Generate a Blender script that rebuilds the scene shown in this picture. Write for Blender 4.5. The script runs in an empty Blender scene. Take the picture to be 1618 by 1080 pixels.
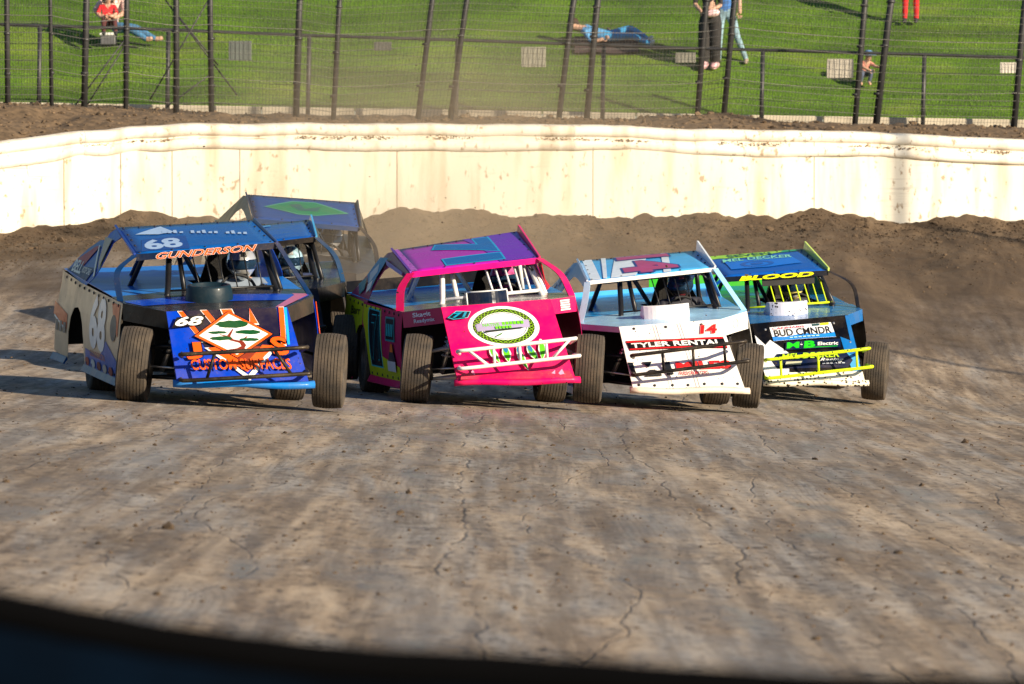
import bpy, bmesh, math, random
import numpy as np
from mathutils import Vector, Matrix
random.seed(7)
rng = np.random.default_rng(11)
rad = math.radians
scene = bpy.context.scene
COL = scene.collection

# ------------------------------------------------------------------ camera
cam_data = bpy.data.cameras.new('camera')
cam = bpy.data.objects.new('camera', cam_data)
COL.objects.link(cam)
cam_data.sensor_width = 36.0
cam_data.lens = 200.25
cam_data.clip_start = 0.5
cam_data.clip_end = 2000
cam.location = (0, 0, 0)
PITCH = math.atan((540 - 275) / 9000)
cam.rotation_euler = (math.pi / 2 - PITCH, 0, 0)
cam_data.dof.use_dof = True
cam_data.dof.focus_distance = 55
cam_data.dof.aperture_fstop = 6.3
scene.camera = cam

# ------------------------------------------------------------------ light
SUN_EL, SUN_AZ = rad(21), math.atan2(-0.62, 0.78)      # direction towards the sun in the XY plane
sd = Vector((math.cos(SUN_AZ) * math.cos(SUN_EL), math.sin(SUN_AZ) * math.cos(SUN_EL), math.sin(SUN_EL)))
sun_data = bpy.data.lights.new('sun', 'SUN')
sun_data.energy = 5.0
sun_data.angle = rad(0.6)
sun_data.color = (1.0, 0.85, 0.63)
sun = bpy.data.objects.new('sun', sun_data)
COL.objects.link(sun)
sun.rotation_euler = sd.to_track_quat('Z', 'Y').to_euler()
world = bpy.data.worlds.new('World')
scene.world = world
world.use_nodes = True
wn = world.node_tree.nodes
sky = wn.new('ShaderNodeTexSky')
sky.sky_type = 'NISHITA'
sky.sun_disc = False
sky.ozone_density = 4.0
sky.dust_density = 0.4
sky.sun_elevation = SUN_EL
sky.sun_rotation = math.pi / 2 - SUN_AZ
bg = wn['Background']
bg.inputs['Strength'].default_value = 0.06
world.node_tree.links.new(sky.outputs['Color'], bg.inputs['Color'])
scene.view_settings.view_transform = 'Standard'
scene.view_settings.look = 'None'
scene.view_settings.gamma = 1.0
scene.view_settings.exposure = 0.8
scene.cycles.use_denoising = True
scene.cycles.max_bounces = 6
scene.cycles.diffuse_bounces = 3
scene.cycles.glossy_bounces = 3
scene.cycles.transparent_max_bounces = 6
scene.cycles.volume_bounces = 1
scene.cycles.caustics_reflective = False
scene.cycles.caustics_refractive = False

# ------------------------------------------------------------------ helpers: colour and materials
def lin(h):
    h = h.lstrip('#')
    out = []
    for i in (0, 2, 4):
        c = int(h[i:i + 2], 16) / 255
        out.append(c / 12.92 if c <= 0.04045 else ((c + 0.055) / 1.055) ** 2.4)
    return tuple(out) + (1,)

class NT:
    def __init__(self, name):
        self.m = bpy.data.materials.new(name)
        self.m.use_nodes = True
        self.t = self.m.node_tree
        self.b = self.t.nodes['Principled BSDF']
        self.out = self.t.nodes['Material Output']
    def n(self, kind, **kw):
        nd = self.t.nodes.new(kind)
        for k, v in kw.items():
            if hasattr(nd, k): setattr(nd, k, v)
            else: nd.inputs[k.replace('_', ' ')].default_value = v
        return nd
    def l(self, a, b): self.t.links.new(a, b)
    def coord(self, kind='Object', scale=(1, 1, 1), rot=(0, 0, 0)):
        tc = self.n('ShaderNodeTexCoord'); mp = self.n('ShaderNodeMapping')
        mp.inputs['Scale'].default_value = scale; mp.inputs['Rotation'].default_value = rot
        self.l(tc.outputs[kind], mp.inputs['Vector'])
        return mp.outputs['Vector']
    def noise(self, vec, scale, detail=4, rough=.55, dist=0):
        nd = self.n('ShaderNodeTexNoise'); nd.inputs['Scale'].default_value = scale
        nd.inputs['Detail'].default_value = detail; nd.inputs['Roughness'].default_value = rough
        nd.inputs['Distortion'].default_value = dist
        self.l(vec, nd.inputs['Vector'])
        return nd.outputs['Fac']
    def ramp(self, fac, stops):
        r = self.n('ShaderNodeValToRGB'); e = r.color_ramp.elements
        while len(e) < len(stops): e.new(.5)
        for el, (p, c) in zip(e, stops):
            el.position = p; el.color = c if len(c) == 4 else tuple(c) + (1,)
        self.l(fac, r.inputs['Fac'])
        return r.outputs['Color']
    def mix(self, fac, a, b, mode='MIX'):
        m = self.n('ShaderNodeMix', data_type='RGBA', blend_type=mode)
        for s, v in ((m.inputs['Factor'], fac), (m.inputs['A'], a), (m.inputs['B'], b)):
            if hasattr(v, 'links'): self.l(v, s)
            else: s.default_value = v
        for s, v in ((m.inputs[6], a), (m.inputs[7], b)):
            if hasattr(v, 'links'): self.l(v, s)
            else: s.default_value = v
        return m.outputs[2]
    def math(self, op, a, b=0.0):
        m = self.n('ShaderNodeMath', operation=op)
        for s, v in ((m.inputs[0], a), (m.inputs[1], b)):
            if hasattr(v, 'links'): self.l(v, s)
            else: s.default_value = v
        return m.outputs[0]
    def bump(self, h, strength, dist):
        b = self.n('ShaderNodeBump'); b.inputs['Strength'].default_value = strength
        b.inputs['Distance'].default_value = dist
        self.l(h, b.inputs['Height']); self.l(b.outputs['Normal'], self.b.inputs['Normal'])

DUST = (0.20, 0.145, 0.09, 1)
CACHE = {}
def paint(hexc, rough=.28, dirt=.25, metal=0.0, coat=.05, spat=0.0):
    key = ('p', hexc, rough, dirt, metal, coat, spat)
    if key in CACHE: return CACHE[key]
    t = NT('paint_' + hexc.strip('#'))
    v = t.coord('Object')
    n1 = t.noise(v, 2.6, 6, .62)
    n2 = t.noise(v, 55, 2, .5)
    d = t.math('MULTIPLY', t.ramp(n1, [(.42, (0, 0, 0)), (.78, (1, 1, 1))]), dirt)
    sp = t.ramp(n2, [(.60, (0, 0, 0)), (.66, (1, 1, 1))])
    sp = t.math('MULTIPLY', sp, min(1.0, .35 * dirt / .25))
    d = t.math('MAXIMUM', d, t.math('MULTIPLY', sp, t.ramp(n1, [(.45, (0, 0, 0)), (.6, (1, 1, 1))])))
    col = t.mix(d, lin(hexc), DUST)
    if spat:
        vo = t.n('ShaderNodeTexVoronoi'); vo.inputs['Scale'].default_value = 26
        t.l(v, vo.inputs['Vector'])
        s = t.ramp(t.math('ADD', vo.outputs['Distance'], t.math('MULTIPLY', t.noise(v, 9, 3), .9)), [(.62 + .12 * spat, (1, 1, 1)), (.65 + .12 * spat, (0, 0, 0))])
        col = t.mix(s, col, (0.028, 0.02, 0.013, 1))
    t.l(col, t.b.inputs['Base Color'])
    t.l(t.math('ADD', rough, t.math('MULTIPLY', d, .5)), t.b.inputs['Roughness'])
    t.b.inputs['Metallic'].default_value = metal
    t.b.inputs['Coat Weight'].default_value = coat
    t.b.inputs['Specular IOR Level'].default_value = .2
    t.b.inputs['Coat Roughness'].default_value = .12
    t.bump(t.noise(v, 4.2, 3), .3, .03)
    CACHE[key] = t.m
    return t.m

def simple(name, rgb, rough=.6, metal=0.0, var=.25, scale=8, bump=0.0):
    key = ('s', name)
    if key in CACHE: return CACHE[key]
    t = NT(name)
    v = t.coord('Object')
    n = t.noise(v, scale, 5)
    c = rgb if not isinstance(rgb, str) else lin(rgb)[:3]
    a = tuple(x * (1 - var) for x in c[:3]) + (1,); b = tuple(min(1, x * (1 + var)) for x in c[:3]) + (1,)
    t.l(t.ramp(n, [(.3, a), (.7, b)]), t.b.inputs['Base Color'])
    t.b.inputs['Roughness'].default_value = rough; t.b.inputs['Metallic'].default_value = metal
    if bump: t.bump(n, bump, .02)
    CACHE[key] = t.m
    return t.m

# ------------------------------------------------------------------ helpers: objects
def link(o, parent=None):
    COL.objects.link(o)
    if parent is not None: o.parent = parent
    return o
def meshobj(name, verts, faces, mat=None, parent=None, smooth=False):
    me = bpy.data.meshes.new(name)
    me.from_pydata([tuple(v) for v in verts], [], faces)
    me.update()
    if smooth: me.polygons.foreach_set('use_smooth', [True] * len(me.polygons))
    if mat is not None: me.materials.append(mat)
    return link(bpy.data.objects.new(name, me), parent)
def bmobj(name, bm, mat=None, parent=None, smooth=False):
    me = bpy.data.meshes.new(name)
    bm.to_mesh(me); bm.free()
    if smooth: me.polygons.foreach_set('use_smooth', [True] * len(me.polygons))
    if mat is not None: me.materials.append(mat)
    return link(bpy.data.objects.new(name, me), parent)
def empty(name, M=None):
    o = bpy.data.objects.new(name, None)
    o.empty_display_size = .2
    COL.objects.link(o)
    if M is not None: o.matrix_basis = M
    return o
def tag(o, label=None, cat=None, group=None, kind=None):
    if label: o['label'] = label
    if cat: o['category'] = cat
    if group: o['group'] = group
    if kind: o['kind'] = kind
    return o
def catmull(pts, n=6):
    P = [Vector(p) for p in pts]
    if len(P) < 3: return P
    P = [P[0] * 2 - P[1]] + P + [P[-1] * 2 - P[-2]]
    out = []
    for i in range(1, len(P) - 2):
        for k in range(n):
            t = k / n
            a, b, c, d = P[i - 1], P[i], P[i + 1], P[i + 2]
            out.append(.5 * ((2 * b) + (c - a) * t + (2 * a - 5 * b + 4 * c - d) * t * t + (3 * b - a - 3 * c + d) * t ** 3))
    out.append(P[-2])
    return out
def tube_geo(pts, r, sides=8, off=0):
    pts = [Vector(p) for p in pts]
    V, Fc = [], []
    up = Vector((0, 0, 1))
    d0 = (pts[1] - pts[0]).normalized()
    if abs(d0.dot(up)) > .95: up = Vector((0, 1, 0))
    N = (up - d0 * up.dot(d0)).normalized()
    for i, p in enumerate(pts):
        d = (pts[min(i + 1, len(pts) - 1)] - pts[max(i - 1, 0)]).normalized()
        N = (N - d * N.dot(d)).normalized(); B = d.cross(N)
        rr = r[i] if isinstance(r, (list, tuple)) else r
        for k in range(sides):
            a = 2 * math.pi * k / sides
            V.append(p + (N * math.cos(a) + B * math.sin(a)) * rr)
    for i in range(len(pts) - 1):
        for k in range(sides):
            k2 = (k + 1) % sides
            Fc.append((off + i * sides + k, off + i * sides + k2, off + (i + 1) * sides + k2, off + (i + 1) * sides + k))
    Fc.append(tuple(off + k for k in reversed(range(sides))))
    Fc.append(tuple(off + (len(pts) - 1) * sides + k for k in range(sides)))
    return V, Fc
def tube(name, pts, r, mat, parent=None, sides=8):
    V, Fc = tube_geo(pts, r, sides)
    return meshobj(name, V, Fc, mat, parent, True)
def tubes(name, paths, r, mat, parent=None, sides=8):
    V, Fc = [], []
    for p in paths:
        rr = r
        if isinstance(p, tuple) and isinstance(p[0], list): p, rr = p
        v, f = tube_geo(p, rr, sides, len(V)); V += v; Fc += f
    return meshobj(name, V, Fc, mat, parent, True)
def box(name, c, s, mat, parent=None, bev=.01, rot=None):
    bm = bmesh.new()
    bmesh.ops.create_cube(bm, size=1)
    for v in bm.verts: v.co = Vector((v.co.x * s[0], v.co.y * s[1], v.co.z * s[2]))
    if bev: bmesh.ops.bevel(bm, geom=bm.edges[:], offset=bev, segments=2, profile=.5, affect='EDGES')
    if rot is not None: bmesh.ops.transform(bm, matrix=rot, verts=bm.verts)
    bmesh.ops.translate(bm, vec=Vector(c), verts=bm.verts)
    return bmobj(name, bm, mat, parent)
def lathe_x(profile, seg, closed=False):
    """profile of (x, r) turned about the x axis"""
    V, Fc = [], []
    n = len(profile)
    for i in range(seg):
        a = 2 * math.pi * i / seg
        for (x, r) in profile: V.append((x, r * math.sin(a), r * math.cos(a)))
    for i in range(seg):
        j = (i + 1) % seg
        for k in range(n - 1): Fc.append((i * n + k, j * n + k, j * n + k + 1, i * n + k + 1))
        if closed: Fc.append((i * n + n - 1, j * n + n - 1, j * n, i * n))
    return V, Fc

# surfaces: map (u, v) -> point, sheets and decals laid on them
def quad_map(BL, BR, TL, TR, bulge=0.0):
    BL, BR, TL, TR = map(Vector, (BL, BR, TL, TR))
    nrm = ((BR - BL).cross(TL - BL)).normalized()
    def f(u, v):
        return BL * (1 - u) * (1 - v) + BR * u * (1 - v) + TL * (1 - u) * v + TR * u * v + nrm * (bulge * 4 * max(0, u * (1 - u)) * 4 * max(0, v * (1 - v)))
    return f
def nrm_of(f, u, v, e=1e-3):
    return (f(u + e, v) - f(u - e, v)).cross(f(u, v + e) - f(u, v - e)).normalized()
def grid_cut(bm, us, vs):
    for ax, vals in ((0, us), (1, vs)):
        for c in vals:
            no = Vector((1, 0, 0)) if ax == 0 else Vector((0, 1, 0))
            bmesh.ops.bisect_plane(bm, geom=bm.verts[:] + bm.edges[:] + bm.faces[:], plane_co=no * c, plane_no=no, dist=1e-6)
def poly_bm(polys):
    bm = bmesh.new()
    for p in polys:
        vs = [bm.verts.new((x, y, 0)) for x, y in p]
        f = bm.faces.new(vs)
        f.normal_update()
        if f.normal.z < 0: f.normal_flip()
    bmesh.ops.triangulate(bm, faces=bm.faces[:])
    return bm
US = [i / 10 for i in range(1, 10)]
VS = [i / 8 for i in range(1, 8)]
def sheet(name, polys, f, mat, parent, us=US, vs=VS, thick=.006, smooth=False):
    bm = poly_bm(polys)
    grid_cut(bm, us, vs)
    bmesh.ops.remove_doubles(bm, verts=bm.verts, dist=1e-6)
    uv = [(v, v.co.x, v.co.y) for v in bm.verts]
    for v, a, b in uv: v.co = f(a, b)
    bm.normal_update()
    if thick:
        bmesh.ops.solidify(bm, geom=bm.faces[:], thickness=thick)
    return bmobj(name, bm, mat, parent, smooth)
def decal(name, polys, f, mat, parent, off=.004, us=US, vs=VS, bm=None, label=None):
    if bm is None: bm = poly_bm(polys)
    lo = [min(v.co[i] for v in bm.verts) for i in (0, 1)]; hi = [max(v.co[i] for v in bm.verts) for i in (0, 1)]
    grid_cut(bm, [u for u in us if lo[0] < u < hi[0]], [v for v in vs if lo[1] < v < hi[1]])
    for v in bm.verts:
        a, b = v.co.x, v.co.y
        v.co = f(a, b) + nrm_of(f, a, b) * off
    o = bmobj(name, bm, mat, parent)
    if label: o['label'] = label
    return o
TXT = {}
def text_geo(s, bold=0.0, shear=0.0, spacing=1.0):
    key = (s, bold, shear, spacing)
    if key in TXT: return TXT[key]
    cu = bpy.data.curves.new('t', 'FONT')
    cu.body = s; cu.size = 1; cu.offset = bold; cu.shear = shear; cu.resolution_u = 3; cu.space_character = spacing
    o = bpy.data.objects.new('t', cu); COL.objects.link(o)
    dg = bpy.context.evaluated_depsgraph_get(); dg.update()
    me = bpy.data.meshes.new_from_object(o.evaluated_get(dg))
    V = [(v.co.x, v.co.y) for v in me.vertices]; Fc = [tuple(p.vertices) for p in me.polygons]
    bpy.data.objects.remove(o); bpy.data.curves.remove(cu); bpy.data.meshes.remove(me)
    TXT[key] = (V, Fc)
    return TXT[key]
def text(s, f, box_, mat, parent, off=.005, bold=.02, shear=0.0, rot=False, ref=None, slope=0.0, us=US, vs=VS, spacing=1.0, name='lettering', arch=0.0):
    """lettering fitted into box_ = (u0, v0, u1, v1); ref = bold of the text that fixes the box (for outlines)"""
    V, Fc = text_geo(s, bold, shear, spacing)
    Rv = text_geo(s, bold if ref is None else ref, shear, spacing)[0]
    x0 = min(v[0] for v in Rv); x1 = max(v[0] for v in Rv); y0 = min(v[1] for v in Rv); y1 = max(v[1] for v in Rv)
    u0, v0, u1, v1 = box_
    bm = bmesh.new()
    vv = []
    for (x, y) in V:
        a = (x - x0) / (x1 - x0); b = (y - y0) / (y1 - y0)
        if rot: u, v = u0 + (u1 - u0) * b, v1 - (v1 - v0) * a
        else: u, v = u0 + (u1 - u0) * a, v0 + (v1 - v0) * b + slope * (a - .5) + arch * (1 - (2 * a - 1) ** 2)
        vv.append(bm.verts.new((u, v, 0)))
    for p in Fc:
        try: bm.faces.new([vv[i] for i in p])
        except ValueError: pass
    for fc in bm.faces:
        fc.normal_update()
        if fc.normal.z < 0: fc.normal_flip()
    return decal(name, None, f, mat, parent, off, us, vs, bm)
def ell(cx, cy, rx, ry, n=40, a0=0): return [(cx + rx * math.cos(a0 + 2 * math.pi * i / n), cy + ry * math.sin(a0 + 2 * math.pi * i / n)) for i in range(n)]
def ring(cx, cy, rx, ry, k, n=48):
    o, i_ = ell(cx, cy, rx, ry, n), ell(cx, cy, rx * k, ry * k, n)
    return [[o[i], o[(i + 1) % n], i_[(i + 1) % n], i_[i]] for i in range(n)]

# ------------------------------------------------------------------ noise for terrain
def vnoise(x, y, seed=0):
    x = np.asarray(x, float); y = np.asarray(y, float)
    xi = np.floor(x).astype(np.int64); yi = np.floor(y).astype(np.int64)
    xf = x - xi; yf = y - yi
    def h(a, b):
        n = (a * 374761393 + b * 668265263 + seed * 1442695041) & 0x7fffffff
        n = ((n ^ (n >> 13)) * 1274126177) & 0x7fffffff
        return ((n ^ (n >> 16)) & 0xffff) / 65535.0
    u = xf * xf * (3 - 2 * xf); v = yf * yf * (3 - 2 * yf)
    return (h(xi, yi) * (1 - u) + h(xi + 1, yi) * u) * (1 - v) + (h(xi, yi + 1) * (1 - u) + h(xi + 1, yi + 1) * u) * v
def fbm(x, y, oct=4, seed=0):
    s = 0; a = .5
    for o in range(oct):
        s = s + a * (vnoise(x * 2 ** o, y * 2 ** o, seed + o) - .5); a *= .5
    return s * 2

# ------------------------------------------------------------------ terrain functions
WX = [-26, -16, -12, -9, -7.3, -6.4, -5.6, -4.75, -2.9, -1, .85, 2.75, 4.65, 6.1, 7.8, 12, 26]
WZ = [-.8, -.35, -.05, .27, .45, .57, .65, .70, .72, .74, .71, .65, .64, .57, .51, .42, .3]
def wall_y(X):
    X = np.asarray(X, float)
    return 84.5 + .32 * X - .12 * np.minimum(X + 5, 0) ** 2 * (X > -26)
def wall_top(X): return np.interp(X, WX, WZ)
def berm_z(X):
    X = np.asarray(X, float)
    base = np.interp(X, [-12, -9, -7.3, -6.4, -5.5, -4.7, -3, 0, 2.7, 4.6, 6, 7.8, 12], [-1.0, -.8, -.66, -.56, -.45, -.46, -.50, -.46, -.48, -.47, -.56, -.54, -.6])
    lump = .0
    for c, w, a in ((-3.0, .35, .18), (-1.5, .5, .12), (-.55, .6, .11), (.7, .5, .04), (2.9, .3, .07), (4.75, .5, .1), (6.7, .5, .09), (-5.4, .6, .06)):
        lump = lump + a * np.exp(-((X - c) / w) ** 2)
    return base + lump - .17
def gz(X, Y):
    X = np.asarray(X, float); Y = np.asarray(Y, float)
    plane = -2.2 - .06 * np.clip(X, -12, 12) - .012 * (np.maximum(Y, 8) - 50.1)
    yw = wall_y(X)
    y0 = np.clip(61.4 + .55 * X, 57, 66)
    y0 = np.minimum(y0, yw - 16)
    t = np.clip((Y - y0) / (yw - 1.7 - y0), 0, 1)
    z = plane + (berm_z(X) - .30 - plane) * t ** 1.7
    return z
def gzf(x, y): return float(gz(x, y))

# ------------------------------------------------------------------ track
def track_material():
    t = NT('clay_track')
    v = t.coord('Object')
    n1 = t.noise(v, .35, 5, .6)
    vl = t.coord('Object', (1.0, .13, 1), (0, 0, rad(-4)))
    n2 = t.noise(vl, 1.5, 8, .66, .5)
    n3 = t.noise(t.coord('Object', (1, .3, 1), (0, 0, rad(4))), 3.4, 7, .72)
    n4 = t.noise(t.coord('Object', (1, .38, 1), (0, 0, rad(-6))), 12, 5, .75)
    vs = t.coord('Object', (1.6, .16, 1), (0, 0, rad(5)))
    streak = t.noise(vs, 1.5, 7, .62, .6)
    c = t.ramp(n2, [(.33, (.14, .098, .063)), (.45, (.26, .19, .128)), (.55, (.36, .272, .187)), (.66, (.48, .38, .275))])
    c = t.mix(t.ramp(streak, [(.44, (0, 0, 0)), (.60, (.8, .8, .8))]), c, (.30, .288, .277, 1))  # grey patches painted in as the sky's sheen on the clay
    c = t.mix(t.math('MULTIPLY', t.ramp(n3, [(.50, (0, 0, 0)), (.66, (1, 1, 1))]), .6), c, (.12, .092, .068, 1))  # coarse and fine dark grain painted in as self-shadow of pits and clods
    c = t.mix(t.math('MULTIPLY', t.ramp(n4, [(.53, (0, 0, 0)), (.62, (1, 1, 1))]), .88), c, (.05, .038, .03, 1))
    c = t.mix(t.math('MULTIPLY', t.ramp(n4, [(.36, (1, 1, 1)), (.45, (0, 0, 0))]), .5), c, (.48, .41, .33, 1))
    # scuffs drawn out along the direction of travel
    for sx_, sy_, rt, sc_, k_ in ((1, .045, 5, 5.0, .55), (1, .06, -13, 3.0, .46), (1, .03, 11, 9.0, .44)):
        sn = t.noise(t.coord('Object', (sx_, sy_, 1), (0, 0, rad(rt))), sc_, 5, .6, .3)
        c = t.mix(t.math('MULTIPLY', t.ramp(sn, [(.50, (0, 0, 0)), (.63, (1, 1, 1))]), k_), c, (.125, .094, .068, 1))
        c = t.mix(t.math('MULTIPLY', t.ramp(sn, [(.36, (1, 1, 1)), (.46, (0, 0, 0))]), k_ * .6), c, (.48, .39, .295, 1))
    tc = t.n('ShaderNodeTexCoord'); sep = t.n('ShaderNodeSeparateXYZ'); t.l(tc.outputs['Object'], sep.inputs[0])
    X, Y = sep.outputs['X'], sep.outputs['Y']
    # loose darker soil towards the outside of the turn
    far = t.math('ADD', t.math('MULTIPLY', Y, .05), t.math('MULTIPLY', n1, 1.2))
    farm = t.ramp(t.math('SUBTRACT', far, 4.0), [(0.0, (0, 0, 0)), (.6, (1, 1, 1))])
    soil = t.ramp(n2, [(.33, (.042, .027, .016)), (.5, (.085, .056, .033)), (.68, (.155, .107, .065))])
    soil = t.mix(t.math('MULTIPLY', t.ramp(n3, [(.5, (0, 0, 0)), (.68, (1, 1, 1))]), .6), soil, (.06, .04, .026, 1))
    c = t.mix(farm, c, soil)
    # long drying cracks and polished tyre lanes that run through the corner
    def wig(scale, off):
        cb = t.n('ShaderNodeCombineXYZ'); t.l(t.math('ADD', Y, off), cb.inputs['Y'])
        return t.math('SUBTRACT', t.noise(cb.outputs[0], scale, 3, .42), .5)
    w1, w2, w3 = wig(.07, 3.0), wig(.10, 51.0), wig(1.3, 9.0)
    crack = None
    for i, (a, b, wd) in enumerate(((-2.9, .010, .012), (-2.0, -.012, .010), (-1.15, .02, .012), (-.35, -.006, .016), (.42, .004, .010), (.98, -.018, .015), (1.55, -.02, .012), (2.25, -.025, .014), (3.2, -.03, .014))):
        xc = t.math('ADD', t.math('MULTIPLY', t.math('SUBTRACT', Y, 44), b), t.math('ADD', t.math('MULTIPLY', w1 if i % 2 else w2, 1.5 + .4 * (i % 3)), t.math('MULTIPLY', w3, .10 + .03 * (i % 2))))
        d = t.math('ABSOLUTE', t.math('SUBTRACT', t.math('SUBTRACT', X, a), xc))
        m = t.math('SUBTRACT', 1.0, t.math('DIVIDE', d, wd))
        m = t.math('MAXIMUM', m, 0.0)
        crack = m if crack is None else t.math('MAXIMUM', crack, m)
    crack = t.math('MULTIPLY', crack, t.ramp(t.noise(v, 1.1, 5), [(.42, (0, 0, 0)), (.55, (1, 1, 1))]))
    crack = t.math('MULTIPLY', crack, t.math('SUBTRACT', 1.0, farm))
    lane = None
    for i, (a, b, wd) in enumerate(((-2.4, .02, .30), (-1.5, .0, .16), (-.7, -.01, .26), (.15, -.02, .14), (.7, -.01, .3), (1.9, -.03, .2), (2.8, -.03, .3))):
        xc = t.math('ADD', t.math('MULTIPLY', t.math('SUBTRACT', Y, 44), b), t.math('MULTIPLY', w2 if i % 2 else w1, 2.4))
        d = t.math('ABSOLUTE', t.math('SUBTRACT', t.math('SUBTRACT', X, a), xc))
        m = t.math('MAXIMUM', t.math('SUBTRACT', 1.0, t.math('DIVIDE', d, wd)), 0.0)
        lane = m if lane is None else t.math('MAXIMUM', lane, m)
    # ribs pressed by the tyre treads, running along the lanes
    rib = t.math('FRACT', t.math('MULTIPLY', t.math('ADD', t.math('SUBTRACT', X, t.math('MULTIPLY', w1, 2.4)), t.math('MULTIPLY', t.math('SUBTRACT', Y, 44), .012)), 24), 0)
    rib = t.ramp(rib, [(.0, (1, 1, 1)), (.22, (1, 1, 1)), (.34, (0, 0, 0))])
    rib = t.math('MULTIPLY', rib, t.math('MULTIPLY', t.ramp(lane, [(.1, (0, 0, 0)), (.3, (1, 1, 1))]), t.ramp(t.noise(vl, 1.1, 5), [(.47, (0, 0, 0)), (.6, (1, 1, 1))])))
    rib = t.math('MULTIPLY', rib, t.math('SUBTRACT', 1.0, farm))
    lane = t.math('MULTIPLY', t.ramp(lane, [(.05, (0, 0, 0)), (.5, (1, 1, 1))]), t.ramp(t.noise(v, .9, 6, .65), [(.40, (0, 0, 0)), (.62, (1, 1, 1))]))
    lane = t.math('MULTIPLY', lane, t.math('SUBTRACT', 1.0, farm))
    c = t.mix(t.math('MULTIPLY', lane, .55), c, (.20, .18, .165, 1))
    c = t.mix(t.math('MULTIPLY', rib, .28), c, (.09, .068, .05, 1))
    c = t.mix(t.math('MULTIPLY', crack, .62), c, (.04, .028, .02, 1))
    t.l(c, t.b.inputs['Base Color'])
    rg = t.ramp(t.noise(vs, 2.2, 6, .62), [(.38, (.56, .56, .56)), (.60, (.9, .9, .9))])
    rg = t.math('SUBTRACT', rg, t.math('MULTIPLY', lane, .2))
    t.l(t.math('MAXIMUM', rg, t.math('MULTIPLY', farm, .95)), t.b.inputs['Roughness'])
    t.b.inputs['Specular IOR Level'].default_value = .35
    h = t.math('ADD', t.math('MULTIPLY', n3, .75), t.math('MULTIPLY', n2, .45))
    h = t.math('ADD', h, t.math('MULTIPLY', n4, .45))
    h = t.math('SUBTRACT', h, t.math('MULTIPLY', crack, .5))
    t.bump(h, .38, .03)
    return t.m
M_TRACK = track_material()
def grid_mesh(name, xs, ys, zf, mat, smooth=True):
    Xg, Yg = np.meshgrid(xs, ys)
    Z = zf(Xg, Yg)
    V = np.stack([Xg, Yg, Z], -1).reshape(-1, 3)
    nx, ny = len(xs), len(ys)
    idx = np.arange(nx * ny).reshape(ny, nx)
    Fq = np.stack([idx[:-1, :-1], idx[:-1, 1:], idx[1:, 1:], idx[1:, :-1]], -1).reshape(-1, 4)
    me = bpy.data.meshes.new(name)
    me.vertices.add(len(V)); me.vertices.foreach_set('co', V.ravel())
    me.loops.add(Fq.size); me.loops.foreach_set('vertex_index', Fq.ravel())
    me.polygons.add(len(Fq)); me.polygons.foreach_set('loop_start', np.arange(0, Fq.size, 4))
    me.polygons.foreach_set('use_smooth', np.full(len(Fq), smooth))
    me.update(calc_edges=True)
    me.materials.append(mat)
    return link(bpy.data.objects.new(name, me))
def track_z(X, Y):
    z = gz(X, Y)
    yw = wall_y(X)
    d = yw - Y
    near = np.clip(1 - d / 9.0, 0, 1)
    z = z + .012 * fbm(X * 1.1, Y * .25, 4, 3) * np.clip((70 - Y) / 10, .15, 1)
    z = z + near * .06 * fbm(X * 1.2, Y * .9, 5, 5) + near ** 2 * .06 * fbm(X * 5, Y * 4, 4, 9)
    wd = np.exp(-np.maximum(d - .25, 0) / .62)
    z = z + wd * (.29 + .07 * fbm(X * 4.5, Y * 3.6, 4, 21))
    # shallow tyre ruts curving through the corner
    for k, (a, w) in enumerate(((-2.2, .16), (-1.1, .12), (.9, .14), (2.3, .18), (3.4, .12), (.1, .09))):
        xc = a + .9 * np.sin((Y - 24) / 17 + k * .7) + (Y - 40) * .03
        z = z - .008 * np.exp(-((X - xc) / w) ** 2) * np.clip((58 - Y) / 8, 0, 1)
    return np.where(d < -.2, z - 1.0, z)
xs = np.concatenate([np.linspace(-40, -13, 40), np.linspace(-12.9, 12.9, 480), np.linspace(13, 40, 40)])
ys = np.concatenate([np.linspace(-60, 3, 30), np.arange(4, 20, .5), np.arange(20, 60, .14), np.arange(60, 74, .1), np.arange(74, 90, .055)])
track = grid_mesh('track', xs, ys, track_z, M_TRACK)
tag(track, kind='structure')

# clods of loose clay thrown up against the wall and over the track
def clod_geo(n, pos, size, seed):
    r = np.random.default_rng(seed)
    ico = [(0, 0, 1), (.894, 0, .447), (.276, .851, .447), (-.724, .526, .447), (-.724, -.526, .447), (.276, -.851, .447), (.724, .526, -.447), (-.276, .851, -.447), (-.894, 0, -.447), (-.276, -.851, -.447), (.724, -.526, -.447), (0, 0, -1)]
    tri = [(0, 1, 2), (0, 2, 3), (0, 3, 4), (0, 4, 5), (0, 5, 1), (1, 6, 2), (2, 7, 3), (3, 8, 4), (4, 9, 5), (5, 10, 1), (6, 7, 2), (7, 8, 3), (8, 9, 4), (9, 10, 5), (10, 6, 1), (11, 7, 6), (11, 8, 7), (11, 9, 8), (11, 10, 9), (11, 6, 10)]
    ico = np.array(ico)
    V = pos[:, None, :] + ico[None] * size[:, None, None] * r.uniform(.55, 1.25, (n, 12, 1)) * np.array([1.1, 1.1, .75])
    Fc = (np.arange(n) * 12)[:, None, None] + np.array(tri)[None]
    return V.reshape(-1, 3), Fc.reshape(-1, 3)
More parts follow.
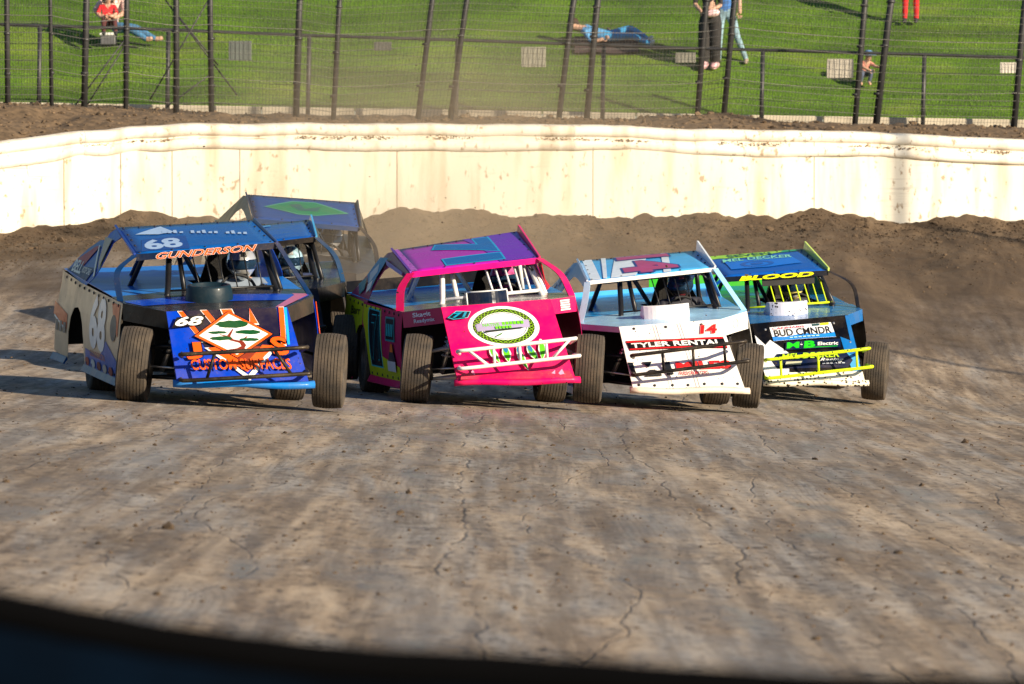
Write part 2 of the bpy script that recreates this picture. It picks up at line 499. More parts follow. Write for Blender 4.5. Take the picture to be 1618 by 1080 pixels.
def tri_mesh(name, V, Fc, mat, smooth=False):
    me = bpy.data.meshes.new(name)
    me.vertices.add(len(V)); me.vertices.foreach_set('co', np.asarray(V, float).ravel())
    me.loops.add(Fc.size); me.loops.foreach_set('vertex_index', Fc.ravel().astype(np.int32))
    me.polygons.add(len(Fc)); me.polygons.foreach_set('loop_start', np.arange(0, Fc.size, 3))
    me.polygons.foreach_set('use_smooth', np.full(len(Fc), smooth))
    me.update(calc_edges=True)
    me.materials.append(mat)
    return link(bpy.data.objects.new(name, me))
M_CLOD = simple('clod_clay', (.085, .056, .033), .95, 0, .45, 3)
n = 22000
cx = rng.uniform(-11, 11, n); cd = .3 + rng.exponential(2.2, n); cy = wall_y(cx) - cd
sz = rng.lognormal(-4.75, .55, n) * np.clip(1.25 - cd * .12, .35, 1.3)
P1 = np.stack([cx, cy, track_z(cx, cy) + sz * .2], -1)
n2 = 2600
cy2 = rng.uniform(24, 80, n2); cx2 = rng.uniform(-1, 1, n2) * (cy2 * .095)
s2 = rng.lognormal(-5.0, .5, n2)
P2 = np.stack([cx2, cy2, track_z(cx2, cy2) + s2 * .2], -1)
V, Fc = clod_geo(n + n2, np.concatenate([P1, P2]), np.concatenate([sz, s2]), 5)
tag(tri_mesh('clay_clods', V, Fc, M_CLOD), 'loose brown clay clods piled along the foot of the wall', 'dirt clods', kind='stuff')

# ------------------------------------------------------------------ retaining wall with guard rail
def wall_mat(name, base, stain):
    t = NT(name)
    v = t.coord('Object')
    vz = t.coord('Object', (3.5, 3.5, .5))
    c = t.mix(t.math('MULTIPLY', t.ramp(t.noise(vz, 1.1, 5), [(.47, (0, 0, 0)), (.72, (1, 1, 1))]), .6), base, stain)
    spn = t.math('ADD', t.noise(t.coord('Object', (1, 1, .6)), 11, 5, .6), t.math('MULTIPLY', t.noise(v, .5, 2), .25))
    sp = t.ramp(spn, [(.73, (0, 0, 0)), (.79, (1, 1, 1))])
    c = t.mix(t.math('MULTIPLY', sp, .8), c, (.30, .20, .11, 1))
    scuff = t.ramp(t.noise(t.coord('Object', (.5, .5, 9)), 2.2, 5, .6), [(.58, (0, 0, 0)), (.70, (1, 1, 1))])
    scuff = t.math('MULTIPLY', scuff, t.ramp(t.noise(v, .55, 3), [(.48, (0, 0, 0)), (.66, (1, 1, 1))]))
    c = t.mix(t.math('MULTIPLY', scuff, .6), c, (.22, .165, .11, 1))
    t.l(c, t.b.inputs['Base Color']); t.b.inputs['Roughness'].default_value = .75
    t.bump(t.noise(v, 3, 5), .2, .02)
    return t.m
M_WALL = wall_mat('white_concrete', (.74, .69, .58, 1), (.45, .30, .16, 1))
M_RAIL = wall_mat('white_guard_rail', (.76, .72, .63, 1), (.36, .24, .13, 1))
wall = empty('barrier_wall', Matrix.Translation((0, 84.5, -.9)))
tag(wall, 'long white concrete barrier wall with dented guard rail behind the cars', 'wall')
def wpt(x): return np.array([x, float(wall_y(x)), float(wall_top(x))])
def wdir(x):
    d = wpt(x + .05) - wpt(x - .05); d[2] = 0; return d / np.linalg.norm(d)
WOFF = np.array([0, 84.5, -.9])
joints = [-13, -10.2, -8.2, -6.47, -5.68, -4.95, -3.98, -1.7, 1.2, 4.55, 8.1, 11.5, 15]
for a, b in zip(joints[:-1], joints[1:]):
    xsn = np.linspace(a + .006, b - .006, max(3, int((b - a) / .35)))
    prof = [(-.02, -1.55), (-.02, -.08), (-.02, -.02), (0.03, 0), (.22, 0), (.25, -.03), (.25, -1.55)]
    V, Fc = [], []
    for x in xsn:
        p = wpt(x); d = wdir(x); nrm = np.array([-d[1], d[0], 0])
        wob = .012 * float(fbm(x * 1.1, 3.3, 2, 4))
        for (o, h) in prof: V.append(p + nrm * (o + wob) + np.array([0, 0, h]) - WOFF)
    k = len(prof)
    for i in range(len(xsn) - 1):
        for j in range(k - 1): Fc.append((i * k + j, i * k + j + 1, (i + 1) * k + j + 1, (i + 1) * k + j))
    Fc.append(tuple(range(k))); Fc.append(tuple((len(xsn) - 1) * k + j for j in reversed(range(k))))
    o = meshobj('panel', V, Fc, M_WALL, wall)
    bm = bmesh.new(); bm.from_mesh(o.data); bmesh.ops.recalc_face_normals(bm, faces=bm.faces); bm.to_mesh(o.data); bm.free()
# two stacked rounded beams along the top, dented from below
rj = [-13, -9.4, -6.2, -2.6, .9, 4.4, 8.0, 11.6, 15]
dents = [(-6.25, .25, .05), (-5.55, .3, .04), (-4.3, .9, .03), (-2.2, .5, -.02), (2.0, .9, .05), (3.9, .7, -.03), (5.6, .6, .03), (-.4, .6, -.03)]
for a, b in zip(rj[:-1], rj[1:]):
    xsn = np.linspace(a + .002, b - .002, int((b - a) / .08))
    ang = np.linspace(-.5 * math.pi, .5 * math.pi, 8)
    prof = [(-.015 - .072 * math.cos(t), -.075 + .085 * math.sin(t)) for t in ang[::-1]]
    prof += [(-.02, -.175), (-.02, -.195)]
    prof += [(-.015 - .078 * math.cos(t), -.29 + .085 * math.sin(t)) for t in ang[::-1]]
    prof = [(.10, .025)] + prof + [(.03, -.385)]
    V, Fc = [], []
    for x in xsn:
        p = wpt(x); d = wdir(x); nrm = np.array([-d[1], d[0], 0])
        dent = sum(s * math.exp(-((x - c) / w) ** 2) for c, w, s in dents)
        for i, (o, h) in enumerate(prof):
            low = 1.0 if h < -.2 else .35
            rough = .03 * float(fbm(x * 1.6, h * 5 + 9, 4, 8))
            rise = dent * low + .03 * float(fbm(x * 1.3, 7.7, 4, 18)) + .018 * low * float(fbm(x * .9, 1.7, 2, 31))
            V.append(p + nrm * (o + rough + .6 * abs(dent) * low) + np.array([0, 0, h + rise]) - WOFF)
    k = len(prof)
    for i in range(len(xsn) - 1):
        for j in range(k - 1): Fc.append((i * k + j, i * k + j + 1, (i + 1) * k + j + 1, (i + 1) * k + j))
    o = meshobj('guard_rail', V, Fc, M_RAIL, wall, True)
    bm = bmesh.new(); bm.from_mesh(o.data); bmesh.ops.recalc_face_normals(bm, faces=bm.faces); bm.to_mesh(o.data); bm.free()
# clay lodged in the fold between the beams
def ledge_dirt(x0, x1, seed):
    m = int((x1 - x0) / .018)
    r = np.random.default_rng(seed)
    x = r.uniform(x0, x1, m); t = (x - x0) / (x1 - x0)
    s = (.008 + .013 * r.random(m) ** 2) * np.clip(np.minimum(t, 1 - t) * 8, .3, 1)
    pos = np.stack([x, wall_y(x) - .06 - .02 * r.random(m), wall_top(x) - .185 + .012 * r.standard_normal(m)], -1) - WOFF
    V, Fc = clod_geo(m, pos, s, seed)
    o = tri_mesh('lodged_dirt', V, Fc, simple('dry_clay', (.26, .18, .11), .95, 0, .4, 3)); o.parent = wall; o['kind'] = 'stuff'
for i, (a, b) in enumerate(((-6.2, -5.75), (-5.6, -4.9), (-3.3, -1.5), (-1.3, -.5), (.2, 2.2), (3.0, 4.2), (5.0, 6.4), (6.8, 7.7))): ledge_dirt(a, b, 40 + i)

# ------------------------------------------------------------------ embankment, kerb and grass hill
def kerb_z(X): return 1.05 - .0173 * np.clip(X, -14, 14)
def crest_z(X): return np.interp(X, [-14, -8, -7, -5.2, -3.3, -2.6, -1, 1.8, 2.7, 3.3, 4.3, 5.6, 8, 14], [1.1, 1.06, 1.05, .96, .84, .80, .87, .86, .90, .95, .82, .78, .72, .68])
def emb_z(X, Y):
    d = Y - wall_y(X)
    t = np.clip((d - .15) / 2.6, 0, 1)
    z = wall_top(X) - .07 + (crest_z(X) - wall_top(X) + .05) * t ** .8
    t2 = np.clip((d - 3.2) / 3.5, 0, 1)
    z = z + (kerb_z(X) - .18 - crest_z(X)) * t2
    return z + .10 * fbm(X * 1.8, Y * 1.5, 4, 12) * np.clip(d, 0, 1) + .035 * fbm(X * 9, Y * 7, 3, 15)
M_SOIL = simple('embankment_soil', (.125, .083, .047), .95, 0, .5, 9, .6)
xs = np.linspace(-16, 16, 400)
tt = np.linspace(0, 1, 110)
Xg = np.repeat(xs[None], len(tt), 0); y0 = wall_y(xs) + .12
Yg = y0[None] + (94.3 - y0[None]) * (tt ** 1.5)[:, None]
Zg = emb_z(Xg, Yg)
V = np.stack([Xg, Yg, Zg], -1).reshape(-1, 3)
idx = np.arange(V.shape[0]).reshape(len(tt), len(xs))
Fq = np.concatenate([np.stack([idx[:-1, :-1], idx[:-1, 1:], idx[1:, 1:]], -1).reshape(-1, 3), np.stack([idx[:-1, :-1], idx[1:, 1:], idx[1:, :-1]], -1).reshape(-1, 3)])
tag(tri_mesh('embankment', V, Fq, M_SOIL, True), kind='structure')
n = 5000
ex = rng.uniform(-11, 11, n); ed = rng.uniform(.2, 5.5, n); ey = wall_y(ex) + ed; es = rng.lognormal(-4.0, .45, n)
V, Fc = clod_geo(n, np.stack([ex, ey, emb_z(ex, ey) + es * .2], -1), es, 77)
tag(tri_mesh('soil_lumps', V, Fc, simple('soil_lump', (.14, .094, .055), .95, 0, .5, 3)), 'crumbly brown soil lumps on the bank above the wall', 'soil lumps', kind='stuff')

M_KERB = simple('kerb_concrete', (.50, .44, .34), .85, 0, .18, 3, .2)
kerb = empty('concrete_kerb', Matrix.Translation((0, 94.4, .9)))
tag(kerb, 'pale concrete kerb along the bottom of the grass hill', 'kerb')
kx = np.arange(-15, 15.1, 1.55)
for a, b in zip(kx[:-1], kx[1:]):
    V = []
    for x in (a + .012, b - .012):
        z = float(kerb_z(x)) - .9
        V += [(x, -.1, z - .4), (x, -.1, z - .015), (x, -.085, z), (x, .1, z), (x, .1, z - .4)]
    Fc = [(j, j + 1, j + 6, j + 5) for j in range(4)] + [(4, 3, 2, 1, 0), (5, 6, 7, 8, 9)]
    meshobj('kerb_block', V, Fc, M_KERB, kerb)

def hill_z(X, Y):
    return kerb_z(X) - .05 + .36 * (Y - 94.5) + .16 * fbm(X * .28, Y * .75, 3, 51) * np.clip((Y - 94.5) / 2, 0, 1)
def grass_mat(name, k=1.0):
    t = NT(name)
    v = t.coord('Object')
    c = t.ramp(t.noise(v, .55, 5), [(.3, (.045 * k, .13 * k, .006 * k)), (.52, (.11 * k, .245 * k, .012 * k)), (.75, (.25 * k, .34 * k, .04 * k))])
    c = t.mix(t.math('MULTIPLY', t.ramp(t.noise(t.coord('Object', (.25, 1, 1)), 1.1, 4), [(.45, (0, 0, 0)), (.62, (1, 1, 1))]), .65), c, (.035 * k, .095 * k, .008 * k, 1))  # dark bands in the green, painted in place of long shadow streaks
    c = t.mix(t.math('MULTIPLY', t.noise(v, 12, 3), .35), c, (.20 * k, .22 * k, .05 * k, 1))
    t.l(c, t.b.inputs['Base Color']); t.b.inputs['Roughness'].default_value = .7
    t.b.inputs['Specular IOR Level'].default_value = .25
    return t
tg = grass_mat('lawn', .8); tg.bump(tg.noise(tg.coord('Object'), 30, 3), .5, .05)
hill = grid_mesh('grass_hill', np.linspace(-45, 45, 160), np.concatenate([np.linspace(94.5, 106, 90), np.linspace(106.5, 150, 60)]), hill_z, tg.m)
tag(hill, kind='structure')
nb = 110000
bx_ = rng.uniform(-10.5, 10.5, nb); by_ = 94.55 + 8.7 * rng.random(nb) ** 1.15
bz_ = hill_z(bx_, by_)
hh = rng.uniform(.012, .04, nb) * (1 + .5 * fbm(bx_ * .8, by_ * .8, 2, 60)); ww = rng.uniform(.005, .010, nb)
an = rng.uniform(0, 2 * math.pi, nb); ln = rng.uniform(-.035, .035, (nb, 2))
A = np.stack([bx_ + ww * np.cos(an), by_ + ww * np.sin(an), bz_ - .01], -1)
B = np.stack([bx_ - ww * np.cos(an), by_ - ww * np.sin(an), bz_ - .01], -1)
C = np.stack([bx_ + ln[:, 0], by_ + ln[:, 1], bz_ + hh], -1)
V = np.stack([A, B, C], 1).reshape(-1, 3)
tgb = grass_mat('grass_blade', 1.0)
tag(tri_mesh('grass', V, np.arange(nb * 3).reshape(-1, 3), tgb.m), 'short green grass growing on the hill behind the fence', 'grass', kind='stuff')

# ------------------------------------------------------------------ fences
M_POST = simple('galvanised_post', (.05, .05, .052), .5, .4, .3, 6)
M_CABLE = simple('steel_cable', (.13, .125, .115), .5, .5, .25, 20)
M_WIRE = simple('mesh_wire', (.07, .07, .068), .55, .5, .1, 20)
def px2(px, Y): return (px - 809) / 9000 * Y
FY = 3.1
fence = empty('catch_fence', Matrix.Translation((0, 88, .8)))
tag(fence, 'tall catch fence of grey posts, cables and wire mesh above the wall', 'fence')
FO = Vector((0, 88, .8))
posts = [(-70, 160, -71, 5), (13, 163, 12, 9), (83, 163, 82, 7), (133, 173, 138, 11), (199, 167, 201, 9), (279, 177, 278, 10), (335, 175, 334, 9.5), (467, 182, 475, 11), (525, 190, 537, 9), (657, 182, 683, 9.5), (708, 180, 738, 9.5), (879, 185, 907, 10), (924, 185, 944, 11), (1099, 183, 1116, 10), (1141, 175, 1161, 10), (1348, 192, 1365, 10), (1380, 194, 1407, 12), (1599, 198, 1618.5, 11), (1680, 200, 1700, 10)]
PB, PT = [], []
for (b, y, tpx, w) in posts:
    X = px2(b, 88); Y = float(wall_y(X)) + FY
    X = px2(b, Y); z0 = (275 - y) / 9000 * Y
    X1 = px2(tpx, Y); z1 = 275 / 9000 * Y
    k = 3.9 / (z1 - z0)
    p0 = Vector((X, Y, z0 - .35)); p1 = Vector((X + (X1 - X) * k, Y - .15, z0 + 3.9))
    PB.append(Vector((X, Y, z0))); PT.append(p1)
    r = w * .5 / 9000 * Y * .95
    V, Fc = tube_geo([p0 - FO, PB[-1].lerp(p1, .4) - FO + Vector((random.uniform(-.012, .012), 0, 0)), p1 - FO], r, 10)
    o = meshobj('post', V, Fc, M_POST, fence, True)
    # clamp collars that hold the cables
    for q in range(3):
        f = .12 + .17 * q + random.uniform(-.03, .03)
        c = PB[-1].lerp(p1, f) - FO
        tube('cable_clamp', [c - Vector((0, 0, .02)), c + Vector((0, 0, .02))], r * 1.22, M_POST, o, 8)
def fence_x(s, f):
    """point of the fence at running position s (in posts) and height fraction f"""
    i = min(int(s), len(PB) - 2); t = s - i
    return PB[i].lerp(PT[i], f).lerp(PB[i + 1].lerp(PT[i + 1], f), t)
for ci in range(17):
    f = .035 + ci * .0335 + random.uniform(-.005, .005)
    pts = []
    sag = random.uniform(.0, .004) * (5 if ci in (3, 9) else 1)
    for i in range(len(PB) - 1):
        for q in range(5):
            p = fence_x(i + q / 5, f); L = (PB[i + 1] - PB[i]).length
            p = p + Vector((0, -.06, -sag * L * 4 * (q / 5) * (1 - q / 5)))
            pts.append(p - FO)
    V, Fc = tube_geo(pts, .0052 if ci in (3, 9) else .0027, 5)
    meshobj('cable', V, Fc, M_CABLE, fence, True)
# woven wire mesh: fine upright and level wires, one object
V, Fc = [], []
x0, x1 = PB[0].x, PB[-1].x
for i in range(len(PB) - 1):
    L = (PB[i + 1] - PB[i]).length
    m = max(2, int(L / .052))
    for q in range(m):
        s = i + q / m
        a = fence_x(s, -.03) - FO + Vector((0, .03, 0)); b = fence_x(s, 1) - FO + Vector((0, .03, 0))
        v, f = tube_geo([a, b], .0030, 3, len(V)); V += v; Fc += f[:-2]
for q in range(46):
    f = .01 + q * .0215
    v, fc = tube_geo([fence_x(i, f) - FO + Vector((0, .034, 0)) for i in range(len(PB) - 1)] + [PB[-1].lerp(PT[-1], f) - FO], .0030, 3, len(V)); V += v; Fc += fc[:-2]
o = meshobj('wire_mesh', V, Fc, M_WIRE, fence); o['kind'] = 'stuff'
# diagonal stays by the left bays
def img(px, py, Y): return Vector((px2(px, Y), Y, (275 - py) / 9000 * Y))
for (a, b) in (((262, 0), (375, 150)), ((330, 0), (237, 158)), ((270, 10), (345, 103)), ((200, 60), (118, 168)), ((196, 75), (137, 168)), ((332, 118), (262, 170))):
    tube('stay', [img(a[0], a[1], 88.2) - FO, img(b[0], b[1], 88.2) - FO], .012, M_WIRE, fence, 6)

rear = empty('spectator_fence', Matrix.Translation((0, 93, .9)))
tag(rear, 'low dark pipe fence with one top rail at the foot of the grass', 'fence')
RO = Vector((0, 93, .9))
def rail_py(px): return float(np.interp(px, [-100, 20, 270, 490, 720, 950, 1080, 1205, 1460, 1618, 1750], [36, 40, 48, 57, 64, 72, 77, 80, 87, 92, 96]))
for px in (-60, 64, 267, 489, 723, 954, 1205, 1460, 1700):
    tp = img(px, rail_py(px), 93); bt = Vector((tp.x - .03, 93, float(emb_z(np.array(tp.x), np.array(93.))) - .2))
    tube('post', [bt - RO, tp - RO], .036, M_POST, rear, 8)
tube('top_rail', [img(px, rail_py(px), 93) + Vector((0, 0, .01)) - RO for px in (-100, 20, 150, 270, 380, 490, 720, 950, 1080, 1205, 1460, 1618, 1750)], .026, M_POST, rear, 8)
for j, dz in enumerate((-.28, -.55, -.8)):
    tube('wire', [img(px, rail_py(px), 93) + Vector((0, 0, dz + .02 * math.sin(px))) - RO for px in range(-90, 1760, 60)], .004, M_WIRE, rear, 4)
signs = [(380, 80, 36, 31, '#5d6560'), (605, 73, 28, 14, '#5d5f5a'), (843, 90, 39, 32, '#9a9888'), (1083, 91, 32, 16, '#8a887c'), (1327, 108, 42, 30, '#b9b2a4'), (1593, 107, 27, 17, '#cfc8bc')]
slabels = ['square grey-green board on the low fence, leftmost of the boards', 'short dark grey board hanging on the low fence above the white wall', 'square grey board on the low fence at the middle of the picture', 'narrow grey board on the low fence left of the walking pair', 'pale grey board on the low fence beside the crouching child', 'small pale board on the low fence at the right end']
for (px, py, w, h, c), lb in zip(signs, slabels):
    cpt = img(px, py, 92.94)
    s = box('fence_board', (0, 0, 0), (w / 9000 * 93, .02, h / 9000 * 93), simple('board' + c, c, .7, 0, .1, 5), None, .004)
    s.location = cpt
    tag(s, lb, 'board', 'boards on the low fence')
    for q in range(5):
        box('corrugation', ((q - 2) * w / 9000 * 93 / 5.2, -.014, 0), (.018, .008, h / 9000 * 93 * .96), simple('board' + c, c), s, .002)

# ------------------------------------------------------------------ wheels shared by all the cars
def tyre_mat():
    t = NT('dusty_tyre')
    v = t.coord('Object')
    n = t.noise(v, 6, 5); n2 = t.noise(v, 60, 3)
    c = t.mix(t.ramp(n, [(.3, (.2, .2, .2)), (.7, (1, 1, 1))]), (.018, .017, .017, 1), (.10, .074, .05, 1))
    c = t.mix(t.math('MULTIPLY', t.ramp(n2, [(.5, (0, 0, 0)), (.7, (1, 1, 1))]), .5), c, (.03, .026, .022, 1))
    # fine sipes across the ribs
    tc = t.n('ShaderNodeTexCoord'); sep = t.n('ShaderNodeSeparateXYZ'); t.l(tc.outputs['Object'], sep.inputs[0])
    at = t.math('ARCTAN2', sep.outputs['Y'], sep.outputs['Z'])
    sip = t.math('FRACT', t.math('MULTIPLY', t.math('ADD', at, t.math('MULTIPLY', t.math('ROUND', t.math('MULTIPLY', sep.outputs['X'], 30)), .031)), 16), 0)
    sip = t.ramp(sip, [(.0, (1, 1, 1)), (.06, (1, 1, 1)), (.08, (0, 0, 0))])
    c = t.mix(t.math('MULTIPLY', sip, .35), c, (.02, .018, .016, 1))
    t.l(c, t.b.inputs['Base Color']); t.b.inputs['Roughness'].default_value = .85
    t.bump(n2, .2, .01)
    return t.m
M_TYRE = tyre_mat()
M_RUB = simple('black_rubber', (.018, .018, .019), .7, 0, .3, 8)
M_RIM = simple('dusty_steel_rim', (.14, .12, .10), .45, .6, .4, 7)
def tyre_mesh():
    w, r = .138, .335
    prof = [(-.095, .20), (-.115, .215), (-.134, .25), (-.138, .285), (-.132, .312), (-.122, .325)]
    ribs = 8
    x = -.116; step = .232 / ribs
    for i in range(ribs):
        a = x + i * step; crown = lambda q: .335 - .011 * (q / .12) ** 2
        prof += [(a + .0015, crown(a)), (a + step - .0055, crown(a + step))]
        if i < ribs - 1: prof += [(a + step - .0045, crown(a + step) - .009), (a + step + .0005, crown(a + step) - .009)]
    prof += [(.122, .325), (.132, .312), (.138, .285), (.134, .25), (.115, .215), (.095, .20)]
    V, Fc = lathe_x(prof, 72, True)
    me = bpy.data.meshes.new('tyre'); me.from_pydata(V, [], Fc); me.update(); me.materials.append(M_TYRE)
    return me
def rim_mesh():
    prof = [(-.10, .02), (-.10, .06), (-.07, .075), (-.045, .10), (-.05, .17), (-.09, .185), (-.118, .205), (-.118, .198), (-.02, .185), (.02, .185), (.118, .198), (.118, .205), (.09, .19), (.05, .17), (.05, .09), (.075, .07), (.10, .055), (.10, .02)]
    V, Fc = lathe_x(prof, 40, True)
    # wheel nuts
    for k in range(5):
        a = 2 * math.pi * k / 5
        for sx in (-1, 1):
            v, f = tube_geo([(sx * .045, .085 * math.sin(a), .085 * math.cos(a)), (sx * .09, .085 * math.sin(a), .085 * math.cos(a))], .012, 6, len(V)); V += [tuple(q) for q in v]; Fc += f
    me = bpy.data.meshes.new('wheel'); me.from_pydata(V, [], Fc); me.update(); me.materials.append(M_RIM)
    return me
TYRE, RIM = tyre_mesh(), rim_mesh()
def wheel(root, Minv, pos, yaw, camber, scale=1.0):
    w = link(bpy.data.objects.new('wheel', RIM), root)
    w.matrix_basis = Minv @ Matrix.Translation(pos) @ Matrix.Rotation(rad(yaw), 4, 'Z') @ Matrix.Rotation(rad(camber), 4, 'Y') @ Matrix.Rotation(random.uniform(0, 6), 4, 'X') @ Matrix.Scale(scale, 4)
    link(bpy.data.objects.new('tyre', TYRE), w)
    return w

M_BLACK = simple('black_steel', (.020, .020, .022), .38, .5, .4, 9)
M_DARK = simple('dark_chassis', (.018, .017, .017), .6, .2, .4, 6)
M_ENG = simple('oily_engine', (.06, .055, .05), .45, .5, .5, 9)
M_CHROME = simple('bare_aluminium', (.50, .50, .50), .3, .9, .2, 9)
M_RIVET = simple('black_rivet', (.012, .012, .012), .5, 0, .1, 9)

def lerp(a, b, t): return a + (b - a) * t
def side_w(y, z):
    """half width of the body at (y, z)"""
    top = float(np.interp(y, [.4, 2.6, 3.8], [.85, .93, .96]))
    bot = float(np.interp(y, [.4, 2.6, 3.8], [.89, .98, 1.06]))
    t = min(1, max(0, (z - .15) / .75))
    return lerp(bot, top, t) + .025 * math.sin(math.pi * t)
def side_map(s):
    if s < 0: return lambda a, z: Vector((-side_w(-a, z), -a, z))
    return lambda a, z: Vector((side_w(a, z), a, z))

def rivets(name, pts, r, parent, mat=M_RIVET):
    """a row of bolt heads too small to pick apart singly: low domes joined in one part"""
    V, Fc = [], []
    for p, nr in pts:
        p, nr = Vector(p), Vector(nr).normalized()
        v, f = tube_geo([p - nr * .002, p + nr * .006, p + nr * .010], [r, r, r * .45], 6, len(V)); V += v; Fc += f
    o = meshobj(name, V, Fc, mat, parent); o['kind'] = 'stuff'
    return o

def build_car(C):
    Mr = Matrix.Translation(C['pos']) @ Matrix.Rotation(rad(C['ypr'][0]), 4, 'Z') @ Matrix.Rotation(rad(C['ypr'][1]), 4, 'X') @ Matrix.Rotation(rad(C['ypr'][2]), 4, 'Y')
    root = empty('race_car', Mr)
    tag(root, C['label'], 'race car', 'dirt modified race cars on the track')
    Minv = Mr.inverted()
    P = {}
    K = C['k']
    V3 = lambda n: Vector(K[n])
    cage_m = C['cage']
    # ---- wheels
    for wn_, (x, y, lift, yaw, camb) in C['wheels'].items():
        sc = 1.0 if wn_ in ('RF', 'LF') else 1.045
        z = gzf(x, y) + .335 * sc + lift - .006
        wheel(root, Minv, (x, y, z), yaw, camb, sc)
    # ---- nose panel
    f = quad_map(V3('BL'), V3('BR'), V3('TL'), V3('TR'), .018)
    P['nosef'] = f
    nose = sheet('nose', [[(0, 0), (1, 0), (1, 1), (0, 1)]], f, C['nose'], root)
    P['nose'] = nose
    for s, u in ((-1, 0.0), (1, 1.0)):       # folded flanges at the sides of the nose
        a, b = f(u, 0), f(u, 1)
        V = [a, a + Vector((-.02 * s, .22, .02)), b + Vector((-.02 * s, .16, -.01)), b]
        g = quad_map(V[0], V[1], V[3], V[2]) if s > 0 else quad_map(V[1], V[0], V[2], V[3])
        sheet('nose_flange', [[(0, 0), (1, 0), (1, 1), (0, 1)]], g, C.get('flange', C['nose']), root, [], [.5])
    # lower lip
    a, b = f(0, 0) + Vector((-.03, -.02, 0)), f(1, 0) + Vector((.05, -.02, 0))
    lp = []
    nseg = 14
    for i in range(nseg + 1):
        t = i / nseg; p = a.lerp(b, t)
        lp.append(p + Vector((0, .05 * (2 * t - 1) ** 4, -.006 + .008 * math.sin(t * 9 + C['pos'][0]))))
    V, Fc = [], []
    for p in lp:
        for (dy, dz) in ((.03, .038), (-.012, .030), (-.028, .004), (-.012, -.028), (.03, -.030)): V.append(p + Vector((0, dy, dz)))
    for i in range(nseg):
        for j in range(5):
            j2 = (j + 1) % 5; Fc.append((i * 5 + j, i * 5 + j2, (i + 1) * 5 + j2, (i + 1) * 5 + j))
    Fc += [tuple(range(5)), tuple(nseg * 5 + j for j in reversed(range(5)))]
    o = meshobj('nose_lip', V, Fc, C['lip'], root, True)
    bm = bmesh.new(); bm.from_mesh(o.data); bmesh.ops.recalc_face_normals(bm, faces=bm.faces); bm.to_mesh(o.data); bm.free()
    # ---- hood
    tl, tr = V3('TL'), V3('TR')
    hz = .885
    WL, WR = Vector((-side_w(.5, .86), .5, .865)), Vector((side_w(.5, .86), .5, .875))
    def hood_f(u, v):
        # v: 0 at nose edge, .5 at the side shoulders, 1 at the dash
        if v <= .5:
            t = v / .5; l = tl.lerp(WL, t); r = tr.lerp(WR, t)
        else:
            t = (v - .5) / .5
            l = WL.lerp(Vector((-side_w(1.05, .88), 1.05, .885)), t); r = WR.lerp(Vector((side_w(1.05, .88), 1.05, .895)), t)
        p = l.lerp(r, u); p.z += .03 * math.sin(math.pi * u) * math.sin(math.pi * min(1, max(0, v)) * .5)
        return p
    hood = sheet('hood', [[(0, 0), (1, 0), (1, 1), (0, 1)]], hood_f, C['hood'], root)
    P['hood'], P['hoodf'] = hood, hood_f
    # ---- wedge panels over the front suspension
    for s, top, sh in ((-1, tl, WL), (1, tr, WR)):
        d = C.get('wedge_l', .155) if s < 0 else C.get('wedge_r', .15)
        dn0, dn1 = top + Vector((.012 * -s, -.02, -d)), sh + Vector((0, -.015, -d))
        e = Vector((0, -.004, -.004))
        g = quad_map(dn1, dn0, sh + e, top + e) if s < 0 else quad_map(dn0, dn1, top + e, sh + e)
        w = sheet('wedge_panel', [[(0, 0), (1, 0), (1, 1), (0, 1)]], g, C['wedge'][0 if s < 0 else 1], root, [.33, .66], [.5])
        P['wedge%d' % s], P['wedgef%d' % s] = w, g
    # ---- hood scoop
    sx, sw, sh_, sm, form = C['scoop']
    if form == 'round':
        V, Fc = [], []
        n = 32
        prof = [(0, 1.03), (.3, 1.04), (.85, .97), (.97, .93), (1.0, .84), (.96, .80), (.2, .76)]
        for (h, k) in prof:
            for i in range(n):
                a = 2 * math.pi * i / n
                V.append((sx + sw * k * math.cos(a), .38 + sw * .8 * k * math.sin(a), .86 + sh_ * h + (.012 * math.sin(a) if h > .5 else 0)))
        for j in range(len(prof) - 1):
            for i in range(n): Fc.append((j * n + i, j * n + (i + 1) % n, (j + 1) * n + (i + 1) % n, (j + 1) * n + i))
        Fc.append(tuple((len(prof) - 1) * n + i for i in range(n)))
        meshobj('hood_scoop', V, Fc, sm, root, True)
        r_ = [(sx + sw * .98 * math.cos(2 * math.pi * i / 24), .38 + sw * .79 * math.sin(2 * math.pi * i / 24), .86 + sh_ * .93) for i in range(25)]
    else:
        # upright curved scoop plate with a closed top
        V, Fc = [], []
        n = 12
        for i in range(n + 1):
            t = i / n; x = sx + sw * (2 * t - 1); yy = .22 + .10 * (2 * t - 1) ** 2
            for (dy, h) in ((0, 0), (.02, sh_ * .96), (.035, sh_), (.16, sh_ * .97), (.42, 0)): V.append((x, yy + dy, .855 + h))
        for i in range(n):
            for j in range(4): Fc.append((i * 5 + j, (i + 1) * 5 + j, (i + 1) * 5 + j + 1, i * 5 + j + 1))
        Fc += [tuple(reversed(range(5))), tuple(n * 5 + j for j in range(5))]
        so = meshobj('hood_scoop', V, Fc, sm, root)
        if C.get('scoop_edge'):
            tubes('scoop_edging', [[(sx - sw, .318, .86), (sx - sw, .336, .855 + sh_ * .98)], [(sx + sw, .318, .86), (sx + sw, .336, .855 + sh_ * .98)], [(sx + sw * (2 * q / 8 - 1), .245 + .10 * (2 * q / 8 - 1) ** 2, .858 + sh_) for q in range(9)]], .008, C['scoop_edge'], so, 6)
    # ---- deck around the cockpit
    dz = lambda y: float(np.interp(y, [1.05, 2.2, 3.9], [.885, .92, .97]))
    strips = [(-1, .0, 1.05, 3.72), (.62, 1, 1.05, 2.25), (.0, 1, 2.25, 3.72)]
